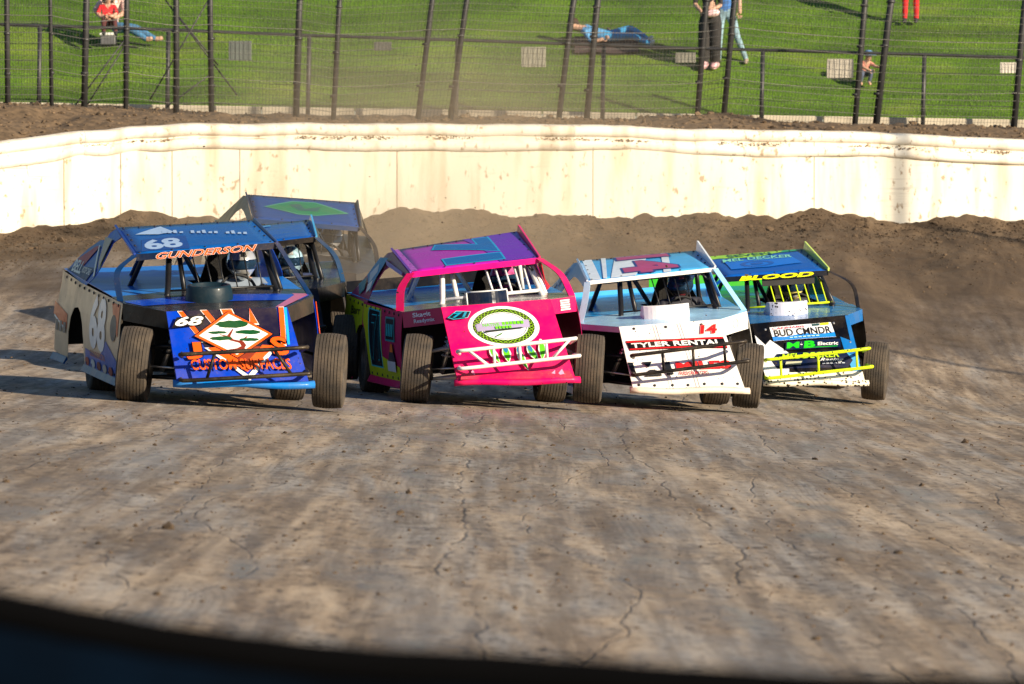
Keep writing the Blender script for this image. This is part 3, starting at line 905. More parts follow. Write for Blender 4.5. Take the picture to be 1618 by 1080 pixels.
    for i, (x0, x1, ya, yb) in enumerate(strips):
        def df(u, v, x0=x0, x1=x1, ya=ya, yb=yb):
            y = lerp(ya, yb, v); w = side_w(y, dz(y)) - .012
            xa = -w if x0 == -1 else x0; xb = w if x1 == 1 else x1
            return Vector((lerp(xa, xb, u), y, dz(y) + .004 * math.sin(9 * y + 4 * u)))
        sheet('deck', [[(0, 0), (1, 0), (1, 1), (0, 1)]], df, C['deck'], root, [.5], [.25, .5, .75])
    sp = C.get('spoiler')
    if sp:
        g = quad_map((-.955, 3.73, .95), (.955, 3.73, .95), (-.94, 3.77, .95 + sp[1]), (.94, 3.77, .95 + sp[1]))
        sheet('rear_spoiler', [[(0, 0), (1, 0), (1, 1), (0, 1)]], g, sp[0], root, US, [])
    g = quad_map((1.04, 3.73, .25), (-1.04, 3.73, .25), (.95, 3.725, .945), (-.95, 3.725, .945))
    sheet('rear_panel', [[(0, 0), (1, 0), (1, 1), (0, 1)]], g, M_DARK, root, [], [])
    # ---- body sides
    for s in (-1, 1):
        sm_ = side_map(s)
        q = (lambda pts: [(-y, z) for y, z in pts]) if s < 0 else (lambda pts: list(pts))
        arch1 = [(2.30, .16), (2.32, .40), (2.40, .55), (2.52, .64), (2.66, .68)]
        door = [(.52, .30), (.50, .86), (2.66, .905)] + arch1[::-1] + [(.56, .16)]
        arch2 = [(2.66, .68), (2.86, .66), (3.0, .57), (3.08, .42), (3.12, .16)]
        quarter = [(2.66, .905), (3.72, .95), (3.76, .20), (3.12, .16)] + arch2[::-1][1:]
        us = [v * (1 if s > 0 else -1) for v in (.8, 1.1, 1.4, 1.7, 2.0, 2.3, 2.5, 2.9, 3.2, 3.5)]
        vs = [.25, .35, .45, .55, .65, .75, .85]
        d = sheet('door', [q(door)], sm_, C['door'][0 if s < 0 else 1], root, us, vs, .005)
        qp = sheet('quarter_panel', [q(quarter)], sm_, C['quarter'][0 if s < 0 else 1], root, us, vs, .005)
        P['door%d' % s], P['quarter%d' % s], P['sidef%d' % s], P['sideg%d' % s] = d, qp, sm_, (us, vs)
        # skirts
        for (ya, yb) in ((.58, 2.29), (3.13, 3.76)):
            V = []
            for y in (ya, (ya + yb) / 2, yb):
                w = side_w(y, .16) * s; k = .02 * s
                V += [(w + k * .5, y, .185), (w + k * 2.2, y, .125), (w + k * 1.6, y, .115), (w - k * .3, y, .165)]
            Fc = [(i * 4 + j, i * 4 + (j + 1) % 4, (i + 1) * 4 + (j + 1) % 4, (i + 1) * 4 + j) for i in range(2) for j in range(4)] + [(0, 1, 2, 3), (11, 10, 9, 8)]
            o = meshobj('side_skirt', V, Fc, C['skirt'], root)
            bm = bmesh.new(); bm.from_mesh(o.data); bmesh.ops.recalc_face_normals(bm, faces=bm.faces); bm.to_mesh(o.data); bm.free()
        rv = []
        for i in range(12):
            y = .65 + i * .255; z = float(np.interp(y, [.5, 2.66, 3.9], [.86, .905, .955])) - .03
            rv.append((Vector((s * (side_w(y, z) + .004), y, z)), (s, 0, .1)))
        for i in range(6):
            y = .75 + i * .28; rv.append((Vector((s * (side_w(y, .21) + .004), y, .21)), (s, 0, 0)))
        rivets('body_bolts', rv, .014, root)
    # ---- roof
    FL, FR, RL, RR = V3('FL'), V3('FR'), V3('RL'), V3('RR')
    rf = quad_map(FL, FR, RL, RR, .02)
    roof = sheet('roof', [[(0, 0), (1, 0), (1, 1), (0, 1)]], rf, C['roof'], root, US, VS, .012, True)
    P['roof'], P['rooff'] = roof, rf
    lipd = C.get('lip_depth', .05)
    lf = quad_map(FL + Vector((0, -.012, -lipd)), FR + Vector((0, -.012, -lipd)), FL + Vector((0, -.014, .004)), FR + Vector((0, -.014, .004)), 0)
    rl = sheet('roof_lip', [[(0, 0), (1, 0), (1, 1), (0, 1)]], lf, C['rooflip'], root, US, [], .006)
    P['lip'], P['lipf'] = rl, lf
    rivets('roof_bolts', [(rf(.03 + .94 * i / 8, .955) , (0, 0, 1)) for i in range(9)] + [(rf(.03 + .94 * i / 4, .05), (0, 0, 1)) for i in range(5)] + [(rf(.97, .3 + .2 * i), (0, 0, 1)) for i in range(3)] + [(rf(.03, .3 + .2 * i), (0, 0, 1)) for i in range(3)], .012, root)
    for s, a, b, h0, h1 in ((1, FR, RR, C.get('rail_f', .02), C.get('rail_h', .07)), (-1, FL, RL, .012, .02)):
        sx_ = Vector((.012 * s, 0, 0))
        V = [a + sx_ + Vector((0, 0, -.03)), b + sx_ + Vector((0, 0, -.03)), b + sx_ * 3 + Vector((0, .02, h1)), a + sx_ * 2 + Vector((0, 0, h0))]
        g = quad_map(V[0], V[1], V[3], V[2]) if s > 0 else quad_map(V[1], V[0], V[2], V[3])
        sheet('roof_rail', [[(0, 0), (1, 0), (1, 1), (0, 1)]], g, C['rail'][0 if s < 0 else 1], root, [.5], [], .02)
    # ---- sail panels and window posts
    for s in (-1, 1):
        A, B = (FL, RL) if s < 0 else (FR, RR)
        zr = lambda y: A.z + (B.z - A.z) * (y - A.y) / (B.y - A.y)
        def sail_x(y, z, A=A, B=B, zr=zr, s=s):
            top = zr(min(max(y, 1), 2.5)); t = min(1, max(0, (top - z) / (top - .9)))
            w0 = abs(lerp(A.x, B.x, min(1, max(0, (y - 1) / 1.4)))) + .015
            w1 = side_w(y, .9) - .004
            return s * lerp(w0, w1, t ** .85)
        g = (lambda a, z, sail_x=sail_x: Vector((sail_x(-a, z), -a, z))) if s < 0 else (lambda a, z, sail_x=sail_x: Vector((sail_x(a, z), a, z)))
        q = (lambda pts: [(-y, z) for y, z in pts]) if s < 0 else (lambda pts: list(pts))
        kd = C.get('sail', 'arch')
        if kd == 'arch':
            out = [(1.0, zr(1.0) - .01), (1.7, zr(1.7) - .012), (2.36, zr(2.36) - .01), (2.55, zr(2.4) - .03), (2.80, 1.28), (3.1, 1.17), (3.4, 1.05), (3.66, .945),
                   (2.50, .895), (2.47, 1.0), (2.40, 1.12), (2.28, 1.22), (2.10, zr(2.1) - .115), (1.85, zr(1.85) - .09), (1.45, zr(1.45) - .075), (1.04, zr(1.04) - .07)]
        else:
            out = [(1.95, zr(1.95) - .01), (2.38, zr(2.38) - .008), (2.48, 1.37), (2.52, 1.30), (2.75, 1.29), (3.15, 1.19), (3.5, 1.06), (3.68, .95),
                   (2.45, .892), (2.22, .97), (2.12, 1.08), (2.10, 1.2), (2.12, 1.3)]
        us = [v * (1 if s > 0 else -1) for v in (1.5, 1.9, 2.1, 2.3, 2.5, 2.7, 2.9, 3.2, 3.5)]
        vs = [1.0, 1.1, 1.2, 1.3]
        so = sheet('sail_panel', [q(out)], g, C['sailm'][0 if s < 0 else 1], root, us, vs, .006, False)
        P['sail%d' % s], P['sailf%d' % s], P['sailg%d' % s] = so, g, (us, vs)
        # window post from the roof corner to the front of the body
        foot = Vector((s * (side_w(.66, .87) - .005), .66, .872))
        bow = C.get('post_bow', .09) if s < 0 else C.get('post_bow_r', C.get('post_bow', .09))
        path = catmull([A + Vector((s * .012, 0, -.004)), A.lerp(foot, .5) + Vector((s * bow, -.03, bow * .55)), foot], 9)
        V, Fc = [], []
        pw = C.get('post_w', .055)
        for i, p in enumerate(path):
            for (dx, dy) in ((-.5 * s, -.25), (.5 * s, .25), (.5 * s - .08 * s, .45), (-.5 * s - .08 * s, -.05)): V.append(p + Vector((dx * pw, dy * pw * 1.6, 0)))
        for i in range(len(path) - 1):
            for j in range(4): Fc.append((i * 4 + j, i * 4 + (j + 1) % 4, (i + 1) * 4 + (j + 1) % 4, (i + 1) * 4 + j))
        Fc += [(0, 1, 2, 3), tuple((len(path) - 1) * 4 + j for j in (3, 2, 1, 0))]
        o = meshobj('window_post', V, Fc, C['postm'][0 if s < 0 else 1], root)
        bm = bmesh.new(); bm.from_mesh(o.data); bmesh.ops.recalc_face_normals(bm, faces=bm.faces); bm.to_mesh(o.data); bm.free()
    # ---- roll cage
    ru = lambda u, v, d=.05: rf(u, v) - Vector((0, 0, d))
    r0 = .024
    cage = {'windshield_post': [[(-.42, .82, .88), (-.40, .86, .93), tuple(ru(.26, .18))], [(.60, .84, .89), (.58, .90, .95), tuple(ru(.93, .12))]],
            'cage_brace': [[(-.22, 1.02, .88), tuple(ru(.33, .2))], [(.05, 1.75, .9), tuple(ru(.36, .42))], [(.66, 1.05, .9), tuple(ru(.97, .3))]],
            'rear_post': [[(-.60, 2.0, .87), (-.56, 1.95, .95), tuple(ru(.16, .5))], [(.62, 2.15, .87), tuple(ru(.95, .75))]],
            'rear_brace': [[(-.42, 3.0, .92), tuple(ru(.22, .86))], [(.55, 3.0, .92), tuple(ru(.85, .86))]],
            'halo_bar': [[tuple(ru(.12, .1)), tuple(ru(.95, .1))], [tuple(ru(.12, .72)), tuple(ru(.95, .72))], [tuple(ru(.12, .1)), tuple(ru(.12, .72))], [tuple(ru(.95, .1)), tuple(ru(.95, .72))]]}
    for nm, lst in cage.items():
        for p in lst: tube(nm, catmull(p, 4) if len(p) > 2 else p, r0 * (1.15 if nm == 'windshield_post' else 1), cage_m, root, 8)
    bm_ = C.get('bars', M_BLACK); br = C.get('bar_r', .006)
    nb_, x0, x1 = C.get('barspec', (7, -.02, .58))
    for i in range(nb_):
        x = lerp(x0, x1, i / (nb_ - 1)); u = (x + .62) / 1.24
        tube('windshield_bar', [(x + .02, .88, .935), tuple(ru(u, .09, .03))], br, bm_, root, 6)
    tube('windshield_rail', [(-.40, .86, .935), (0, .86, .94), (.60, .88, .945)], br * 1.6, bm_, root, 6)
    # ---- cockpit tub, dash, seat, steering wheel
    for nm, c, sz_ in (('tub_wall', (.0, 1.65, .62), (.012, 1.2, .52)), ('tub_wall', (.63, 1.65, .62), (.012, 1.2, .52)), ('tub_wall', (.31, 2.26, .62), (.62, .012, .55)), ('tub_floor', (.31, 1.65, .36), (.62, 1.2, .012))):
        box(nm, c, sz_, M_DARK, root, .003)
    g = quad_map((.03, 1.0, .70), (.60, 1.0, .70), (.03, 1.06, .935), (.60, 1.06, .935))
    sheet('dashboard', [[(0, 0), (1, 0), (1, 1), (0, 1)]], g, M_DARK, root, [], [])
    V, Fc = [], []
    prof = [(-.23, .05), (-.24, -.12), (-.16, .12), (0, .15), (.16, .12), (.24, -.12), (.23, .05)]
    zs = [.42, .7, .95, 1.12, 1.20]; kx_ = [1, 1.02, 1.0, .72, .55]
    for z, k in zip(zs, kx_):
        for (x, y) in [(-.25, -.14), (-.22, .06), (-.1, .13), (0, .14), (.1, .13), (.22, .06), (.25, -.14)]: V.append((.32 + x * k, 2.02 + y * k + (z - .42) * .12, z))
    for i in range(4):
        for j in range(6): Fc.append((i * 7 + j, i * 7 + j + 1, (i + 1) * 7 + j + 1, (i + 1) * 7 + j))
    bm = bmesh.new()
    vv = [bm.verts.new(v) for v in V]
    for q in Fc: bm.faces.new([vv[i] for i in q])
    bmesh.ops.solidify(bm, geom=bm.faces[:], thickness=.03)
    bmobj('seat', bm, M_DARK, root)
    ringp = [(.32 + .17 * math.cos(a), 1.36 + .05 * math.sin(a), .86 + .16 * math.sin(a)) for a in [2 * math.pi * i / 20 for i in range(21)]]
    tube('steering_wheel', ringp, .014, M_RUB, root, 6)
    # ---- front bumper
    bz = C['bump']     # (z upper, z lower, half width, forward, style)
    bp = C['bumper']
    zu, zl, hw, fy, cxo, tl_ = bz
    def bpt(x, z, back=0.0): return Vector((cxo + x, fy + back, z + tl_ * x))
    up = [bpt(-hw * .93, zu - .04, .26), bpt(-hw, zu - .005, .08), bpt(-hw * .85, zu, .0), bpt(0, zu, -.01), bpt(hw * .85, zu, 0), bpt(hw, zu - .005, .08), bpt(hw * .96, zu - .05, .28)]
    lo = [bpt(-hw * .95, zl, .26), bpt(-hw * 1.0, zl, .06), bpt(-hw * .85, zl, -.0), bpt(0, zl, -.01), bpt(hw * .85, zl, 0), bpt(hw * 1.03, zl, .04), bpt(hw, zl, .26)]
    bu = tubes('front_bumper', [catmull(up, 6), catmull(lo, 6)], .0185, bp, root, 8)
    for (xa, xb) in C['uprights']:
        tube('bumper_upright', [bpt(xa * hw, zl), bpt(xb * hw, zu)], .0145, bp, bu, 8)
    # ---- engine, radiator, front suspension
    box('radiator', (0, .02, .52), (.70, .06, .52), M_DARK, root, .01)
    bm = bmesh.new()
    for (c, sz_) in (((0, .55, .45), (.5, .7, .4)), ((-.2, .55, .66), (.16, .6, .12)), ((.2, .55, .66), (.16, .6, .12)), ((0, .55, .22), (.3, .6, .12))):
        r = bmesh.ops.create_cube(bm, size=1)
        for v in r['verts']: v.co = Vector(c) + Vector((v.co.x * sz_[0], v.co.y * sz_[1], v.co.z * sz_[2]))
    bmesh.ops.bevel(bm, geom=bm.edges[:], offset=.02, segments=1, affect='EDGES')
    bmobj('engine', bm, M_ENG, root)
    box('light_block_floor', (0, 2.1, .24), (1.5, 2.9, .02), M_DARK, root, .005)  # dark floor plate added to block light beneath the car
    box('firewall', (0, .98, .55), (1.45, .02, .62), M_DARK, root, .005)
    for s, wn_ in ((-1, 'RF'), (1, 'LF')):
        wx, wy, lift, _, _ = C['wheels'][wn_]
        wl = Minv @ Vector((wx, wy, gzf(wx, wy) + .335 + lift))
        sm2 = C.get('susp', M_BLACK)
        hub = wl + Vector((-s * .12, 0, 0))
        tubes('lower_control_arm', [[Vector((s * .32, -.12, .22)), hub + Vector((0, 0, -.12))], [Vector((s * .32, .22, .22)), hub + Vector((0, 0, -.12))]], .016, sm2, root, 6)
        tubes('upper_control_arm', [[Vector((s * .40, -.08, .52)), hub + Vector((0, 0, .14))], [Vector((s * .40, .18, .52)), hub + Vector((0, 0, .14))]], .015, sm2, root, 6)
        tube('spindle', [hub + Vector((0, 0, -.13)), hub, hub + Vector((0, 0, .15))], .032, M_ENG, root, 8)
        tube('steering_link', [Vector((s * .25, -.1, .30)), hub + Vector((0, -.12, -.02))], .011, M_CHROME, root, 6)
        a, b = Vector((s * .42, .05, .76)), hub + Vector((-s * .12, .05, -.08))
        so = tube('shock_absorber', [a, b], .024, M_CHROME, root, 8)
        hx = [a.lerp(b, .1 + .6 * i / 60) + Vector((.045 * math.cos(i * .75), .045 * math.sin(i * .75), 0)) for i in range(61)]
        tube('coil_spring', hx, .007, C.get('spring', M_BLACK), so, 5)
        tubes('frame_rail', [[Vector((s * .40, -.30, .30)), Vector((s * .40, -.05, .55)), Vector((s * .44, .9, .80))], [Vector((s * .40, -.30, .30)), Vector((s * .45, .9, .22))]], .022, M_BLACK, root, 8)
    tubes('rear_axle', [[Minv @ Vector((C['wheels']['RR'][0], C['wheels']['RR'][1], gzf(*C['wheels']['RR'][:2]) + .35)), Minv @ Vector((C['wheels']['LR'][0], C['wheels']['LR'][1], gzf(*C['wheels']['LR'][:2]) + .35))]], .05, M_DARK, root, 10)
    # windshield screen bolts and loose wiring
    tube('mirror_bracket', [tuple(ru(.9, .02)), tuple(ru(.95, .02, .12))], .012, M_BLACK, root, 6)
    P['root'], P['M'], P['Minv'] = root, Mr, Minv
    return P

# ------------------------------------------------------------------ people
def skin_mesh(joints, bones, mats, hands=()):
    """joints {name: (pos, radius)}, bones [(a, b, material index)]; one continuous skinned surface"""
    names = list(joints)
    me = bpy.data.meshes.new('body')
    me.from_pydata([joints[n][0] for n in names], [(names.index(a), names.index(b)) for a, b, _ in bones], [])
    o = bpy.data.objects.new('body', me); COL.objects.link(o)
    o.modifiers.new('skin', 'SKIN')
    for i, n in enumerate(names):
        r = joints[n][1]
        me.skin_vertices[0].data[i].radius = (r, r) if not isinstance(r, tuple) else r
        me.skin_vertices[0].data[i].use_root = (i == 0)
    ss = o.modifiers.new('sub', 'SUBSURF'); ss.levels = 2; ss.render_levels = 2
    dg = bpy.context.evaluated_depsgraph_get(); dg.update()
    out = bpy.data.meshes.new_from_object(o.evaluated_get(dg))
    bpy.data.objects.remove(o); bpy.data.meshes.remove(me)
    for m in mats: out.materials.append(m)
    segs = [(Vector(joints[a][0]), Vector(joints[b][0]), k) for a, b, k in bones]
    idx = []
    for p in out.polygons:
        c = p.center; best = None
        for a, b, k in segs:
            d = b - a; t = max(0, min(1, (c - a).dot(d) / max(1e-9, d.length_squared))); q = (a + d * t - c).length
            if best is None or q < best[0]: best = (q, k)
        idx.append(best[1])
    out.polygons.foreach_set('material_index', idx)
    out.polygons.foreach_set('use_smooth', [True] * len(out.polygons))
    if hands:      # five tapered fingers rooted in each palm, added to the same mesh
        bm = bmesh.new(); bm.from_mesh(out)
        for (pos, d, side, k) in hands:
            pos, d, side = Vector(pos), Vector(d).normalized(), Vector(side).normalized()
            nr = d.cross(side)
            for fi in range(5):
                if fi < 4:
                    b0 = pos + side * (fi - 1.5) * .019; L = (.07, .08, .075, .058)[fi]
                    pts = [b0, b0 + d * L * .5 + nr * .006, b0 + d * L * .85 + nr * .03]
                else:
                    b0 = pos - side * .03 - d * .05
                    pts = [b0, b0 - side * .02 + d * .03, b0 - side * .022 + d * .06 + nr * .01]
                v, fcs = tube_geo(pts, [.0095, .009, .006], 6)
                vs_ = [bm.verts.new(q) for q in v]
                for q in fcs:
                    fc = bm.faces.new([vs_[i] for i in q]); fc.material_index = k; fc.smooth = True
        bm.to_mesh(out); bm.free()
    return out

def helmet(parent, M, shell, visor, trim):
    """full-face helmet looking along -y"""
    V, Fc = [], []
    nu, nv = 28, 18
    def pt(u, v, k=1.0):
        a = 2 * math.pi * u; b = math.pi * v
        x, y, z = math.sin(b) * math.sin(a), -math.sin(b) * math.cos(a), math.cos(b)
        x *= .142; y *= .168; z *= .158
        if z < -.02: 
            x *= 1 - .35 * min(1, (-z - .02) / .12); y = y * (1 - .15 * min(1, (-z - .02) / .12)) - .03 * min(1, (-z - .02) / .1)
        return M @ (Vector((x, y, z)) * k)
    for j in range(nv + 1):
        for i in range(nu): V.append(pt(i / nu, .02 + .90 * j / nv))
    for j in range(nv):
        for i in range(nu): Fc.append((j * nu + i, (j + 1) * nu + i, (j + 1) * nu + (i + 1) % nu, j * nu + (i + 1) % nu))
    Fc.append(tuple(range(nu))); Fc.append(tuple(nv * nu + i for i in reversed(range(nu))))
    h = meshobj('helmet', V, Fc, shell, parent, True)
    def patch(nm, a0, a1, b0, b1, k, mat):
        V, Fc = [], []
        for j in range(7):
            for i in range(13): V.append(pt(lerp(a0, a1, i / 12), lerp(b0, b1, j / 6), k))
        for j in range(6):
            for i in range(12): Fc.append((j * 13 + i, (j + 1) * 13 + i, (j + 1) * 13 + i + 1, j * 13 + i + 1))
        bm = bmesh.new(); vv = [bm.verts.new(v) for v in V]
        for q in Fc: bm.faces.new([vv[i] for i in q])
        bmesh.ops.solidify(bm, geom=bm.faces[:], thickness=.003)
        bmobj(nm, bm, mat, h, True)
    patch('visor', -.20, .20, .42, .60, 1.012, visor)
    patch('helmet_stripe', -.035, .035, .06, .36, 1.008, trim)
    patch('chin_vent', -.06, .06, .68, .76, 1.015, trim)
    return h

DJ = {'pelvis': ((0, 0, 0), .13), 'spine': ((0, .02, .18), .14), 'chest': ((0, .03, .36), (.155, .12)), 'neck': ((0, .02, .48), .06), 'head': ((0, .0, .58), .085), 'top': ((0, -.01, .66), .06),
      'ls': ((.19, .03, .41), .068), 'le': ((.27, -.18, .26), .048), 'lw': ((.15, -.42, .36), .034), 'lh': ((.14, -.47, .38), .03),
      'rs': ((-.19, .03, .41), .068), 're': ((-.27, -.18, .26), .048), 'rw': ((-.17, -.42, .36), .034), 'rh': ((-.16, -.47, .38), .03),
      'lk': ((.13, -.45, .12), .07), 'la': ((.10, -.80, -.04), .045), 'lf': ((.10, -.87, .03), .035), 'rk': ((-.13, -.45, .12), .07), 'ra': ((-.10, -.80, -.04), .045), 'rf': ((-.10, -.87, .03), .035),
      'lp': ((.1, -.06, -.02), .09), 'rp': ((-.1, -.06, -.02), .09)}
DB = [('pelvis', 'spine', 0), ('spine', 'chest', 0), ('chest', 'neck', 0), ('neck', 'head', 1), ('head', 'top', 1), ('chest', 'ls', 0), ('ls', 'le', 0), ('le', 'lw', 0), ('lw', 'lh', 2), ('chest', 'rs', 0), ('rs', 're', 0), ('re', 'rw', 0), ('rw', 'rh', 2),
      ('pelvis', 'lp', 0), ('lp', 'lk', 0), ('lk', 'la', 0), ('la', 'lf', 2), ('pelvis', 'rp', 0), ('rp', 'rk', 0), ('rk', 'ra', 0), ('ra', 'rf', 2)]
M_SKIN = simple('skin', (.50, .30, .21), .55, 0, .1, 6)
M_GLOVE = simple('glove', (.03, .03, .035), .7, 0, .2, 9)
DRIVER = skin_mesh(DJ, DB, [M_GLOVE, M_SKIN, M_GLOVE], hands=[((.14, -.48, .385), (-.3, -.5, .6), (1, 0, .2), 2), ((-.16, -.48, .385), (.3, -.5, .6), (-1, 0, .2), 2)])
def driver(P, x, y, z, suit, shell, visor, trim, label, yaw=0):
    me = DRIVER.copy(); me.materials[0] = suit
    o = link(bpy.data.objects.new('person', me))
    o.matrix_basis = P['M'] @ Matrix.Translation((x, y + .02, z - .60))
    tag(o, label, 'driver', 'race drivers in their cars')
    helmet(o, Matrix.Translation((0, -.01, .61)) @ Matrix.Rotation(rad(yaw), 4, 'Z'), shell, visor, trim)
    return o

# ------------------------------------------------------------------ the cars
W = lambda c, **k: paint(c, **k)
ORANGE, WHITE, BLACKP = W('#ff5a10', rough=.35), W('#f2f2ee', rough=.35), W('#0c0c10', rough=.3)
GLIT = W('#1b1730', rough=.3)
class Lay:
    """decals stacked on one panel, each layer a little proud of the one below"""
    def __init__(self, parent, f, us=US, vs=VS, off=.004):
        self.p, self.f, self.us, self.vs, self.o = parent, f, us, vs, off
    def poly(self, polys, mat, name='graphic', label=None):
        if not isinstance(polys[0][0], (tuple, list)): polys = [polys]
        o = decal(name, polys, self.f, mat, self.p, self.o, self.us, self.vs, label=label); self.o += .0012
        return o
    def text(self, s, b, mat, **k):
        o = text(s, self.f, b, mat, self.p, self.o, us=self.us, vs=self.vs, **k); self.o += .0012
        return o
def grow(p, k):
    cx = sum(q[0] for q in p) / len(p); cy = sum(q[1] for q in p) / len(p)
    out = []
    for (x, y) in p:
        d = math.hypot(x - cx, y - cy); out.append((x + (x - cx) / d * k, y + (y - cy) / d * k))
    return out
def clipbox(p, lo=.004, hi=.996): return [(min(hi, max(lo, x)), min(hi, max(lo, y))) for x, y in p]

CARS = {}
# ---------------- blue 68
c = build_car(dict(pos=(-2.497, 50.329, -2.007), ypr=(12.15, 2.77, -1.7), label='blue and orange race car numbered 68, nearest the camera at left',
    k={'FL': (-0.655, 1.007, 1.259), 'FR': (0.618, 1.001, 1.326), 'RL': (-0.611, 2.399, 1.422), 'RR': (0.635, 2.397, 1.45), 'TL': (-0.565, -0.122, 0.825), 'TR': (0.515, -0.114, 0.826), 'BL': (-0.555, -0.599, 0.235), 'BR': (0.615, -0.609, 0.175)},
    wheels={'RF': (-3.319, 50.132, 0, -2, 5.5), 'LF': (-1.617, 50.49, .036, -2, 3), 'LR': (-2.098, 53.171, 0, 11, 0), 'RR': (-3.778, 52.82, 0, 11, 3)},
    nose=W('#043cb8', dirt=.3, spat=-1.0), lip=W('#0c78cc'), hood=W('#20242e', rough=.22), wedge=(W('#15161a'), W('#2a2622')), scoop=(-.10, .205, .155, W('#0c2430', rough=.45, dirt=.1), 'round'),
    deck=W('#0678dc', rough=.3, dirt=.15), cage=M_BLACK, door=(W('#dcc09c', rough=.35, dirt=.25), W('#0a3ad2')), quarter=(W('#d4b894', rough=.35, dirt=.3), W('#0a3ad2')), skirt=W('#0a4c86'),
    roof=W('#0454a0', rough=.25, dirt=.12), rooflip=W('#0a1c38', rough=.3), lip_depth=.055, rail=(W('#0b3f9a'), W('#0b2f78')), rail_h=.012, rail_f=.005, sail='low', sailm=(W('#1247b8', dirt=.1), W('#0b3f9a')), postm=(W('#083a6c'), W('#06264c')),
    post_bow=.10, post_bow_r=.0, post_w=.05, barspec=(7, -.12, .56), bump=(.505, .275, .56, -.74, .03, .02), bumper=W('#24211e', rough=.4, dirt=.5, metal=.4), uprights=((-.62, -.48), (.72, .45))))
L = Lay(c['nose'], c['nosef'])
L.poly([(.11, .996), (.91, .996), (.86, .50), (.78, .40), (.27, .44)], GLIT)
for p in ([(.095, .99), (.135, .99), (.275, .56), (.235, .56)], [(.285, .99), (.335, .99), (.425, .72), (.375, .72)], [(.45, .99), (.535, .99), (.56, .80), (.47, .80)], [(.685, .995), (.72, .78), (.655, .78)], [(.925, .99), (.965, .99), (.90, .50), (.86, .50)]):
    L.poly(clipbox(grow(p, .018)), WHITE, 'stripe')
    L.poly(p, ORANGE, 'stripe')
L.poly([(.965, .985), (.99, .985), (.93, .5), (.91, .5)], W('#1ea0e8'), 'stripe')
L.poly([(.25, .46), (.285, .46), (.545, .10), (.80, .49), (.835, .49), (.55, .03)], WHITE, 'chevron')
L.poly([(.27, .45), (.36, .47), (.54, .27), (.71, .49), (.81, .48), (.545, .14)], ORANGE, 'chevron')
L.poly([(.36, .45), (.70, .47), (.54, .24)], W('#8a2a10'), 'chevron')
dm = [(.19, .62), (.50, .945), (.81, .63), (.49, .32)]
L.poly(grow(dm, .012), BLACKP, 'emblem_border'); L.poly(dm, ORANGE, 'emblem_border'); L.poly(grow(dm, -.035), WHITE, 'emblem')
TG, TB = W('#0c4a24', rough=.4), W('#7a2416', rough=.4)
def clump(cx, cy, rx, ry, seed):
    r = random.Random(seed)
    return [(cx + rx * math.cos(a) * r.uniform(.88, 1.08), cy + ry * math.sin(a) * r.uniform(.75, 1.1)) for a in [2 * math.pi * i / 18 for i in range(18)]]
L.poly([[(.41, .42), (.50, .44), (.54, .47), (.53, .51), (.46, .545), (.44, .60), (.475, .66), (.50, .70), (.51, .70), (.49, .65), (.47, .60), (.49, .56), (.565, .53), (.58, .48), (.56, .44), (.58, .42)],
        [(.53, .535), (.60, .60), (.61, .595), (.545, .52)], [(.455, .585), (.39, .62), (.39, .632), (.46, .605)]], TB, 'trunk')
L.poly([clump(.51, .765, .135, .06, 1), clump(.375, .655, .075, .022, 2), clump(.62, .655, .105, .032, 3), clump(.395, .575, .088, .032, 4), clump(.61, .555, .08, .024, 5)], TG, 'foliage')
for s, b in (('J', (.10, .30, .225, .53)), ('S', (.775, .35, .905, .59))):
    L.text(s, b, BLACKP, bold=0.0486, ref=0.027); L.text(s, b, ORANGE, bold=0.027)
L.text('CUSTOM SURFACES', (.12, .16, .89, .30), BLACKP, bold=0.0297, ref=0.0162, slope=.02); L.text('CUSTOM SURFACES', (.12, .16, .89, .30), ORANGE, bold=0.0162, slope=.02)
L.poly([(.02, .735), (.27, .765), (.31, .90), (.07, .88)], BLACKP, 'number_plate')
L.text('68', (.05, .755, .285, .885), WHITE, bold=0.0324, shear=.35)
L = Lay(c['hood'], c['hoodf'])
L.poly([(.02, .30), (.98, .30), (.98, .60), (.02, .60)], W('#0b46c0', rough=.2))
L.poly([(.90, .0), (.97, .0), (.97, .62), (.90, .62)], W('#c06a90', rough=.3), 'stripe')
L = Lay(c['roof'], c['rooff'])
LB = W('#a9c4e6', rough=.3, dirt=.1)
L.poly([(.05, .08), (.39, .04), (.42, .46), (.10, .46)], W('#0b3f8c', rough=.25, dirt=.1)); L.text('68', (.09, .10, .36, .42), LB, bold=0.0378)
L.poly([(.08, .66), (.30, .90), (.36, .62), (.24, .58)], LB, 'graphic')
for i in range(15):
    if i in (4, 10): continue
    x, y, h = .27 + i * .04, .60 - i * .016, (.10, .07, .12, .06, .08)[i % 5]
    L.o = .008; L.poly([(x, y), (x + .026, y - .01), (x + .036, y + h), (x + .012, y + h)], LB, 'script_stroke')
L = Lay(c['lip'], c['lipf'], US, [])
L.text('GUNDERSON', (.14, -.02, .86, .96), WHITE, bold=0.0378, ref=0.0162, shear=.3); L.text('GUNDERSON', (.14, -.02, .86, .96), ORANGE, bold=0.0162, shear=.3)
g = c['sideg-1']
L = Lay(c['door-1'], c['sidef-1'], g[0], g[1])
L.poly([(-2.25, .17), (-.62, .17), (-.62, .33), (-1.15, .48), (-1.5, .30), (-2.2, .34)], W('#3a62b8', rough=.4, dirt=.3)); L.poly([(-.98, .84), (-.58, .84), (-.58, .55), (-.75, .62)], W('#d8602c', rough=.4, dirt=.25))
L.poly(ell(-.80, .62, .15, .12, 20), W('#6e6a64', rough=.5, dirt=.4), 'badge'); 
L.text('68', (-1.98, .36, -1.18, .86), WHITE, bold=0.0432)
L.text('GUNDERSON', (-1.95, .29, -1.2, .345), W('#c06a5c', rough=.45), bold=0.0108)
